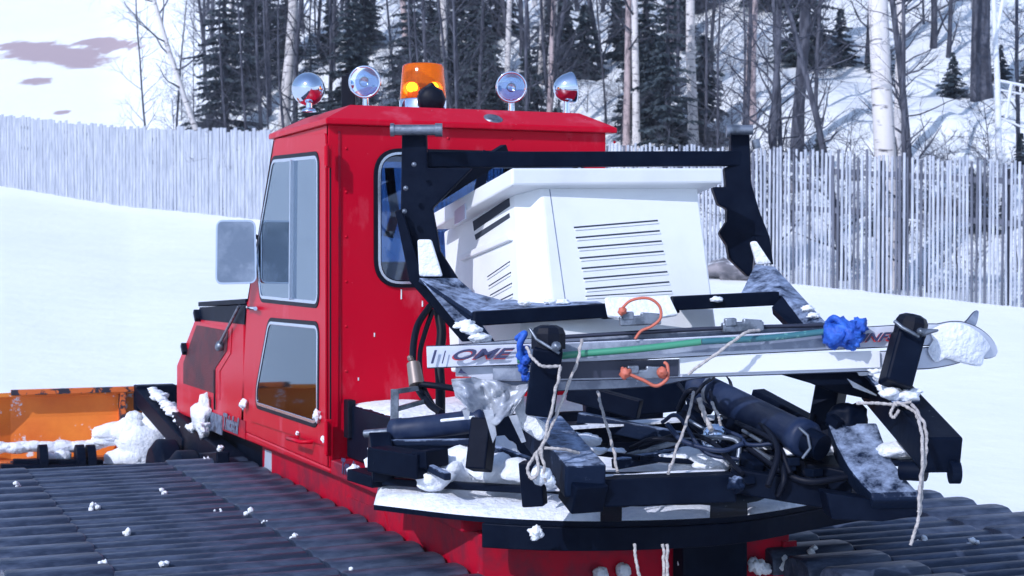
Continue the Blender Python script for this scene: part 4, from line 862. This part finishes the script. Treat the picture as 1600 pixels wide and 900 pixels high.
# hoses
def hose(name, pts, r=.011, m='rubber', n=8, parent=None): return part(MB().tube(curve([P(*p) for p in pts], 8), r, n), name, m, parent)
hose('hose', [(672, 478, 7.5), (652, 510, 7.4), (645, 555, 7.3), (650, 600, 7.2), (670, 630, 7.1), (690, 645, 7.0)], .016)
hose('hose', [(676, 485, 7.5), (664, 520, 7.42), (656, 555, 7.32), (660, 600, 7.2), (680, 640, 7.1)], .012)
hose('hose', [(684, 482, 7.55), (690, 520, 7.5), (686, 560, 7.45), (688, 600, 7.4), (688, 650, 7.3)], .024)
hose('hose', [(655, 600, 7.15), (690, 604, 7.1), (730, 610, 7.0)], .014)
part(MB().tube([P(646, 568, 7.2), P(651, 602, 7.15)], [.03, .034], 10).blob(P(641, 560, 7.2), .014, seed=1), 'hose_fitting', 'brass')
for pts, r_ in (([(1060, 600, 6.6), (1080, 620, 6.5), (1100, 600, 6.5), (1115, 590, 6.6)], .008), ([(1060, 640, 6.6), (1075, 612, 6.5), (1095, 610, 6.5)], .012), ([(1130, 690, 6.3), (1200, 680, 6.2), (1225, 740, 6.0), (1215, 775, 6.0)], .012),
                ([(1150, 660, 6.3), (1210, 690, 6.1), (1235, 740, 6.0)], .010), ([(1000, 700, 6.4), (1060, 680, 6.3), (1110, 690, 6.2), (1160, 740, 6.0)], .010), ([(1180, 650, 6.3), (1215, 700, 6.05), (1200, 760, 5.95)], .012),
                ([(985, 700, 6.4), (1020, 686, 6.3), (1070, 690, 6.3)], .009), ([(1110, 612, 6.5), (1120, 650, 6.4), (1112, 690, 6.3)], .008), ([(1270, 650, 6.3), (1250, 720, 6.1), (1290, 770, 6.0)], .014), ([(1170, 700, 6.2), (1250, 750, 6.0), (1330, 745, 6.0)], .014)): hose('hose', pts, r_)
bl('cross_strut', [((905, 655, 6.75), (1130, 700, 6.45), .05, .06)], 'black_snowy'); bl('cross_strut', [((960, 725, 6.3), (1170, 690, 6.6), .05, .04)], 'black_snowy')
bl('tie_bar', [((1065, 640, 6.7), (1185, 735, 6.1), .05, .05)], 'black'); bl('tie_bar', [((890, 610, 6.7), (1000, 640, 6.6), .06, .08)], 'black'); bl('lift_link', [((1180, 625, 6.6), (1300, 690, 6.3), .07, .10)], 'black')
rt = random.Random(4)
for k in range(9):
    x0 = rt.uniform(990, 1180); y0 = rt.uniform(655, 700); d0 = rt.uniform(6.2, 6.6)
    hose('hose', [(x0, y0, d0), (x0+rt.uniform(20, 50), y0+rt.uniform(-12, 30), d0-.08), (x0+rt.uniform(50, 90), y0+rt.uniform(5, 50), d0-.15), (x0+rt.uniform(80, 130), y0+rt.uniform(20, 70), d0-.2)], rt.choice((.008, .010, .013)), rt.choice(('rubber', 'rubber', 'cyl', 'steel')))
for k in range(5):
    x0 = rt.uniform(1120, 1300); y0 = rt.uniform(700, 760); bl('pipe_clamp', [((x0, y0, 6.1), (x0+rt.uniform(12, 26), y0+rt.uniform(-6, 10), 6.02), .05, .03)], 'black', .004)
part(MB().beam(P(617, 608, 7.0), P(616, 682, 7.0), .035, .02, up=FH).beam(P(617, 612, 7.0), P(650, 607, 7.1), .02, .035, up=FH).beam(P(617, 640, 7.0), P(660, 628, 7.1), .02, .03, up=FH), 'angle_bracket', 'steel', bevel=.002)
part(MB().box(2.31, 2.35, 7.72, 7.80, 1.15, 1.34), 'corner_lug', 'rubber', bevel=.005)
# ------------------------------------------------------------------ white louvred box
BX = empty('louvred_box', P(960, 530, 7.4)); tag(BX, 'white fibreglass box with slotted sides, tilted back inside the black lift frame', 'box')
def Q(tl, tr, br, bl_): return tl, tr, br, bl_
FTL, FTR, FBR, FBL = P(845, 292, 7.34), P(1090, 290, 7.72), P(1122, 528, 7.42), P(868, 545, 7.04)
bkv = P(700, 358, 8.02)-P(812, 295, 7.36)
STL, SBL = P(803, 300, 7.42), P(814, 540, 7.12); BTL, BBL = STL+bkv, SBL+bkv*.95
BTR, BBR = FTR+bkv, FBR+bkv*.95
bx = MB(); bx.add([FTL, FTR, FBR, FBL, STL, SBL, BTL, BBL, BTR, BBR], [(0, 3, 2, 1), (0, 4, 5, 3), (4, 6, 7, 5), (1, 2, 9, 8), (6, 8, 9, 7), (0, 1, 8, 6, 4), (3, 5, 7, 9, 2)])
box = part(bx, 'box_body', 'white_plastic', BX, bevel=.012)
LT = [P(800, 262, 7.22), P(1130, 262, 7.66)]; LB = [P(800, 290, 7.22), P(1130, 286, 7.66)]
LK = [LT[0]+bkv*1.08+Vector((-.015, 0, 0)), LT[1]+bkv*1.08]; LKB = [LB[0]+bkv*1.08+Vector((-.015, 0, 0)), LB[1]+bkv*1.08]
part(MB().add([LT[0], LT[1], LB[1], LB[0], LK[0], LK[1], LKB[1], LKB[0]], [(0, 3, 2, 1), (4, 5, 6, 7), (0, 1, 5, 4), (3, 7, 6, 2), (0, 4, 7, 3), (1, 2, 6, 5)]), 'box_lid', 'white_plastic', BX, bevel=.01)
fn = (FTR-FTL).cross(FBL-FTL).normalized()
if fn.dot(EYE-FTL) < 0: fn = -fn
sn = (BTL-STL).cross(SBL-STL).normalized()
if sn.dot(EYE-STL) < 0: sn = -sn
def onplane(px, py, o, nn, off): r = ray(px, py); t = (o-EYE).dot(nn)/r.dot(nn); return EYE+r*t+nn*off
def slot(a, b, o, nn, h=.009, nm='louvre'):
    p0 = onplane(*a, o, nn, .0); p1 = onplane(*b, o, nn, .0); u = nn.cross((p1-p0).normalized())
    if u.z < 0: u = -u
    part(MB().plate([p0+nn*.002, p1+nn*.002, p1+u*h*.9+nn*.002, p0+u*h*.9+nn*.002], .004, nrm=nn), nm, 'slot', box)
    part(MB().plate([p0-u*.012+nn*.005, p1-u*.012+nn*.005, p1-u*.001+nn*.005, p0-u*.001+nn*.005], .004, nrm=nn), 'louvre_lip', 'white_plastic', box, bevel=.003)
for k in range(7): t = k/6; slot((897+t*18, 355+t*96+2), (1028+t*18, 346+t*96), FTL, fn)
slot((915, 464), (1050, 456), FTL, fn, .006)
def poly_on(pts, o, nn, off, th, m, nm, bev=0): part(MB().plate([onplane(a, b, o, nn, off) for a, b in pts], th, nrm=nn), nm, m, box, bevel=bev)
poly_on([(739, 346), (796, 309), (797, 322), (741, 361)], STL, sn, .002, .004, 'slot', 'side_vent'); poly_on([(742, 367), (796, 333), (797, 340), (744, 375)], STL, sn, .002, .004, 'slot', 'side_vent')
poly_on([(724, 399), (801, 366), (802, 376), (724, 409)], STL, sn, .02, .022, 'white_plastic', 'side_rib', .006)
for k in range(4): slot((762+k*2, 434+k*14.5), (797+k*1.5, 407+k*17+3), STL, sn, .008)
poly_on([(858, 296), (859.5, 296), (884, 470), (882.5, 470)], FTL, fn, .001, .002, 'ski_grey', 'seam')
part(MB().plate([onplane(728, 318, LT[0], sn, .006), onplane(712, 330, LT[0], sn, .006), onplane(712, 352, LT[0], sn, .006), onplane(728, 342, LT[0], sn, .006)], .008, nrm=sn), 'lid_clip', 'ski_white', BX)
# ------------------------------------------------------------------ skis, poles and lashings
def ski(name, pts, wdt, th, m, label, tip=.10):    # pts: (px, py, d) centre line; broad face towards the rack posts
    c = [P(*p) for p in pts]; root = empty(name, c[0]); cc = curve(c, 10); n = len(cc); vs = []; fs = []
    L = [0]
    for a, b in zip(cc, cc[1:]): L.append(L[-1]+(b-a).length)
    T = L[-1]
    for i, p in enumerate(cc):
        t = (cc[min(i+1, n-1)]-cc[max(i-1, 0)]).normalized(); nn = -FH; nn = (nn-t*nn.dot(t)).normalized(); u = nn.cross(t)
        if u.z < 0: u = -u
        s = L[i]/T; hw = wdt/2*(1-.10*math.sin(math.pi*min(1, s/.9)))
        if s > .86: hw *= (1+tip*math.sin(min(1, (s-.86)/.05)*math.pi/2))*math.sqrt(max(.02, 1-((s-.86)/.14)**2.6))
        vs += [p+u*hw+nn*th/2, p-u*hw+nn*th/2, p-u*hw-nn*th/2, p+u*hw-nn*th/2]
    for i in range(n-1):
        k = i*4; fs += [(k, k+1, k+5, k+4), (k+1, k+2, k+6, k+5), (k+2, k+3, k+7, k+6), (k+3, k, k+4, k+7)]
    fs += [(0, 3, 2, 1), ((n-1)*4, (n-1)*4+1, (n-1)*4+2, (n-1)*4+3)]
    part(MB().add(vs, fs), 'ski_body', m, root, bevel=.002)
    for sgn in (1, -1):
        ed = []
        for i in range(n): ed.append((vs[i*4]+vs[i*4+3])/2 if sgn > 0 else (vs[i*4+1]+vs[i*4+2])/2)
        part(MB().tube(ed, .0035 if sgn > 0 else .004, 6), 'steel_edge', 'ski_edge', root)
    tag(root, label, 'ski'); return root, cc
sA, cA = ski('ski', [(667, 558, 6.02), (900, 550, 6.0), (1150, 538, 5.99), (1340, 528, 5.99), (1455, 523, 6.0), (1510, 530, 6.04), (1556, 552, 6.14)], .078, .012, 'ski_white', 'white ski on top of the bundle with slanted red and navy lettering at left', tip=.5)
sB, cB = ski('ski', [(712, 582, 6.06), (900, 580, 6.03), (1150, 573, 6.0), (1380, 564, 5.99), (1440, 560, 6.0), (1480, 556, 6.03), (1520, 552, 6.08)], .070, .012, 'ski_white', 'white ski lowest in the bundle, its pale base showing as a long band at right')
sC, cC = ski('ski', [(690, 550, 6.07), (900, 533, 6.07), (1150, 523, 6.06), (1380, 520, 6.06), (1470, 527, 6.1), (1510, 512, 6.24), (1527, 487, 6.36)], .042, .012, 'ski_grey', 'grey ski at the back of the bundle whose curled tip points up at far right')
sD, cD = ski('ski', [(720, 600, 6.12), (860, 600, 6.1), (1010, 594, 6.1), (1120, 578, 6.1), (1400, 564, 6.1), (1440, 560, 6.12), (1490, 552, 6.15)], .05, .012, 'ski_grey', 'blue-grey ski hidden behind the white band, left end poking out above torn cloth')
def onski(txt, px, py, d, px2, py2, size, m, par, shear=.5, off=0):
    a = P(px, py, d); b = P(px2, py2, d); return letters(txt, a-FH*off, b-a, UP, size, m, par, shear=shear, bold=.0012, sx=2.0 if txt == 'OME' else 1.55)
dt = 5.985
onski('OME', 700, 563, 5.985, 800, 560, .050, 'text_red', sA); onski('OME', 702, 561.5, 5.982, 799, 558.5, .050, 'text_navy', sA, off=0)
onski('INFS', 1343, 535, 5.965, 1400, 532, .040, 'text_red', sA); onski('INFS', 1345, 533.5, 5.962, 1402, 530.5, .040, 'text_navy', sA)
part(MB().plate(pp([(673, 568), (677, 568), (683, 547), (679, 547)], 5.99), .002).plate(pp([(690, 568), (692, 568), (697, 548), (695, 548)], 5.99), .002), 'end_stripe', 'text_navy', sA)
part(MB().plate(pp([(712, 588), (737, 589), (737, 592), (712, 591)], 6.03), .002), 'red_stripe', 'text_red', sB)
part(MB().plate(pp([(716, 583), (720, 575), (724, 580), (730, 584)], 6.03), .002), 'tip_emblem', 'text_navy', sB)
dsk = lambda pts, d, m, nm, par: part(MB().plate(pp(pts, d), .002), nm, m, par)
dsk([(880, 537), (1060, 530), (1290, 518), (1290, 543), (1060, 552), (880, 562)], 5.975, 'ski_grey', 'topsheet_shade_panel', sA)
dsk([(870, 566), (1060, 562), (1060, 588), (870, 592)], 5.99, 'ski_edge', 'topsheet_shade_panel', sB)  # dark strip paints the shadow across the middle of the lower ski
dsk([(770, 572), (818, 571), (818, 592), (770, 594)], 6.02, 'ski_grey', 'topsheet_shade_panel', sB)
part(MB().beam(P(1062, 572, 5.985), P(1375, 561, 5.97), .008, .062), 'ski_base', 'ski_base', sB, bevel=.002)
ms = MB(); cr1 = curve([P(1452, 516, 5.985), P(1478, 505, 5.99), P(1505, 506, 6.015), P(1530, 520, 6.05), P(1547, 541, 6.09), P(1538, 556, 6.08), P(1533, 572, 6.075), P(1505, 568, 6.03), P(1478, 560, 6.0), P(1462, 566, 5.99), P(1450, 548, 5.985), P(1458, 532, 5.985)], 3)
cc_ = sum(cr1, Vector())/len(cr1); rim = [p.lerp(cc_, .16+.05*noise.noise(p*40))-FH*(.010+.006*noise.noise(p*30)) for p in cr1]; k_ = len(cr1)
ms.add(cr1+rim+[cc_-FH*.016], [(i, (i+1) % k_, k_+(i+1) % k_, k_+i) for i in range(k_)]+[(k_+i, k_+(i+1) % k_, 2*k_) for i in range(k_)], True); part(ms, 'snow_crust', 'snowdeck', sA)
def binding(px, py, d, par, up=1):
    b = part(MB().beam(P(px-32, py, d), P(px+32, py-3, d), .06, .035).beam(P(px-28, py-8, d-.01), P(px-10, py-9, d-.01), .05, .03).plate(pp([(px+2, py-14), (px+32, py-12), (px+20, py+2), (px, py+2)], d-.03), .04), 'binding', 'steel', par, bevel=.005); return b
b1 = binding(1000, 502, 6.02, sC); b2 = binding(1008, 586, 5.96, sB); b3 = binding(1160, 512, 6.02, sC); b4 = binding(935, 548, 6.05, sD) 
part(MB().tube(curve([P(*p) for p in ((968, 487, 5.98), (985, 470, 5.97), (1012, 466, 5.97), (1030, 478, 5.97), (1032, 497, 5.97), (1018, 510, 5.97), (1002, 517, 5.97), (992, 530, 5.96))], 8), .0055, 6).blob(P(972, 486, 5.97), .015, seed=2), 'safety_strap', 'orange_strap', b1)
part(MB().tube(curve([P(*p) for p in ((972, 575, 5.92), (980, 583, 5.9), (1005, 594, 5.9), (1025, 603, 5.9), (1042, 592, 5.9), (1043, 572, 5.92), (1038, 566, 5.93))], 8), .0065, 6).blob(P(977, 583, 5.9), .02, seed=2).blob(P(1034, 582, 5.9), .02, seed=5), 'safety_strap', 'orange_strap', b2)
def pole(pts, r, m, label):
    o = MB().tube(curve([P(*p) for p in pts], 6), r, 10).build('ski_pole', m); own_origin(o); tag(o, label, 'ski pole'); return o
pole([(808, 563, 5.94), (905, 553, 5.93), (1000, 545, 5.92), (1095, 534, 5.92)], [.013]*19, 'green', 'bright green ski pole tube lashed across the left half of the skis')
pole([(1096, 534, 5.925), (1200, 528, 5.93), (1300, 517, 5.93)], [.012]*13, 'teal', 'teal patterned ski pole continuing right towards the blue cloth knot')
pole([(870, 527, 6.03), (1100, 514, 6.03), (1290, 508, 6.03)], [.008]*13, 'ski_edge', 'thin black ski pole along the top edge of the ski bundle')
def knot(pts, r, label):
    m = MB(); rn = random.Random(len(pts))
    for (a, b, c, s) in pts: m.blob(P(a, b, c), s, seed=int(a), sub=3, amp=.45, freq=2.2)
    m.tube(curve([P(pts[0][0]-12, pts[0][1]-20, pts[0][2]+.02), P(pts[0][0], pts[0][1]-28, pts[0][2]-.03), P(pts[-1][0], pts[-1][1]-16, pts[-1][2]-.03), P(pts[-1][0]+5, pts[-1][1]+10, pts[-1][2])], 6), .012, 8)
    o = m.build('cloth_tie', 'blue_cloth'); own_origin(o); tag(o, label, 'cloth tie')
knot([(1305, 525, 5.93, .045), (1322, 518, 5.92, .045), (1340, 510, 5.93, .032), (1333, 528, 5.92, .036), (1303, 512, 5.95, .035), (1328, 536, 5.93, .025)], 0, 'bright blue knotted cloth round the skis left of the right rack post')
knot([(820, 549, 5.93, .020), (823, 562, 5.92, .020), (818, 576, 5.93, .020), (822, 588, 5.94, .018), (812, 556, 5.93, .014)], 0, 'narrow blue knotted cloth round the skis left of the left rack post')
def rope(pts, label, r=.0058):
    c = curve([P(*p) for p in pts], 10); v = []
    for i, p in enumerate(c): v.append(p+Vector((noise.noise(p*30), noise.noise(p*30+Vector((5, 0, 0))), 0))*.006)
    m = MB(); m.tube(v, [r*(1+.18*math.sin(i*1.9)) for i in range(len(v))], 7); return m
def ropeobj(ms_, label):
    m = MB()
    for q_ in ms_: m.add(q_.v, q_.f, True)
    o = m.build('rope', 'rope'); own_origin(o); tag(o, label, 'rope'); return o
ropeobj([rope([(822, 542, 5.82), (832, 560, 5.77), (848, 572, 5.76), (875, 572, 5.77)], ''), rope([(875, 572, 5.77), (866, 620, 5.77), (852, 680, 5.78), (842, 712, 5.78)], ''), rope([(910, 530, 5.9), (900, 570, 5.85), (872, 640, 5.8), (850, 690, 5.78), (836, 712, 5.78)], ''),
         rope([(838, 708, 5.78), (826, 730, 5.77), (832, 748, 5.76), (842, 735, 5.76), (838, 708, 5.77)], ''), rope([(850, 700, 5.78), (880, 702, 5.8), (905, 708, 5.85)], ''), rope([(845, 700, 5.77), (850, 730, 5.76), (852, 752, 5.78)], '')], 'pale rope looped under the left rack post with both strands knotted on the snowy arm')
ropeobj([rope([(934, 612, 6.3), (942, 645, 6.2), (955, 690, 6.1), (965, 738, 5.98)], '')], 'single short pale rope running down to the front crossbar under the ski bundle', )
ropeobj([rope([(1186, 516, 5.92), (1165, 520, 5.88), (1130, 545, 5.86), (1095, 570, 5.88), (1075, 585, 5.9)], ''), rope([(1084, 612, 6.2), (1072, 660, 6.1), (1055, 710, 6.0), (1044, 740, 5.9)], '')], 'pale rope slanting from the ski bindings down to the middle of the crossbar')
ropeobj([rope([(1092, 622, 6.2), (1104, 655, 6.15), (1112, 672, 6.12)], '', .010), rope([(1112, 628, 6.25), (1122, 650, 6.2), (1126, 665, 6.2)], '')], 'short thick pale rope ends above the round pulley')
ropeobj([rope([(990, 850, 5.88), (994, 875, 5.86), (1000, 905, 5.84), (1004, 940, 5.84)], ''), rope([(1036, 850, 5.88), (1037, 880, 5.86), (1036, 930, 5.84)], ''), rope([(1042, 850, 5.88), (1042, 880, 5.86), (1043, 930, 5.84)], '')], 'pale rope strands hanging below the bumper in front of the red hull')
rr_ = [rope([(1340, 630, 5.9), (1370, 630, 5.85), (1398, 632, 5.78), (1425, 628, 5.75)], '', .006), rope([(1398, 628, 5.78), (1392, 645, 5.77), (1398, 652, 5.76), (1405, 640, 5.76)], ''), rope([(1425, 632, 5.72), (1445, 665, 5.6), (1447, 700, 5.5), (1440, 760, 5.5), (1437, 800, 5.5), (1428, 830, 5.5), (1422, 852, 5.5)], ''), rope([(1400, 628, 5.76), (1425, 640, 5.72), (1436, 655, 5.66)], ''), rope([(1436, 655, 5.6), (1442, 700, 5.48), (1437, 760, 5.48), (1436, 800, 5.48)], '')]
ropeobj(rr_, 'pale rope tied round the beam at right, its frayed end hanging over the track')
def rag():
    m = MB(); cols = 14; rows = 9; grid = []; top = [(706, 592), (735, 590), (770, 594), (800, 603), (830, 600)]
    bot = [(712, 625), (740, 655), (765, 665), (790, 660), (806, 640)]
    cl = lambda arr, t: Vector(arr[min(len(arr)-2, int(t*(len(arr)-1)))]).lerp(Vector(arr[min(len(arr)-1, int(t*(len(arr)-1))+1)]), t*(len(arr)-1)-min(len(arr)-2, int(t*(len(arr)-1))))
    vs = []; fs = []; cols = 36; rows = 18
    for i in range(cols+1):
        t = i/cols; a = cl(top, t); b = cl(bot, t); jag = .5*noise.noise(Vector((t*4.2, 3, 1)))
        for j in range(rows+1):
            s = j/rows*(1-.25+jag); q = a.lerp(b, s*1.15); dd = 5.98-.10*s+.13*noise.noise(Vector((t*3.2, s*1.7, 7)))+.05*abs(noise.noise(Vector((t*9, s*5.0, 2))))
            vs.append(P(q.x, q.y, dd))
    for i in range(cols):
        for j in range(rows): k = i*(rows+1)+j; fs.append((k, k+1, k+rows+2, k+rows+1))
    m.add(vs, fs, True)
    for pts in (((755, 640), (770, 640), (776, 680), (770, 692)), ((795, 650), (808, 648), (822, 690), (815, 692)), ((722, 640), (735, 640), (732, 656), (726, 655))):
        m.plate(pp(pts, 5.9), .006)
    o = m.build('torn_cloth', 'rag'); md = o.modifiers.new('thick', 'SOLIDIFY'); md.thickness = .004; own_origin(o); tag(o, 'crumpled torn pale grey cloth hanging under the left ends of the skis', 'cloth')
rag()
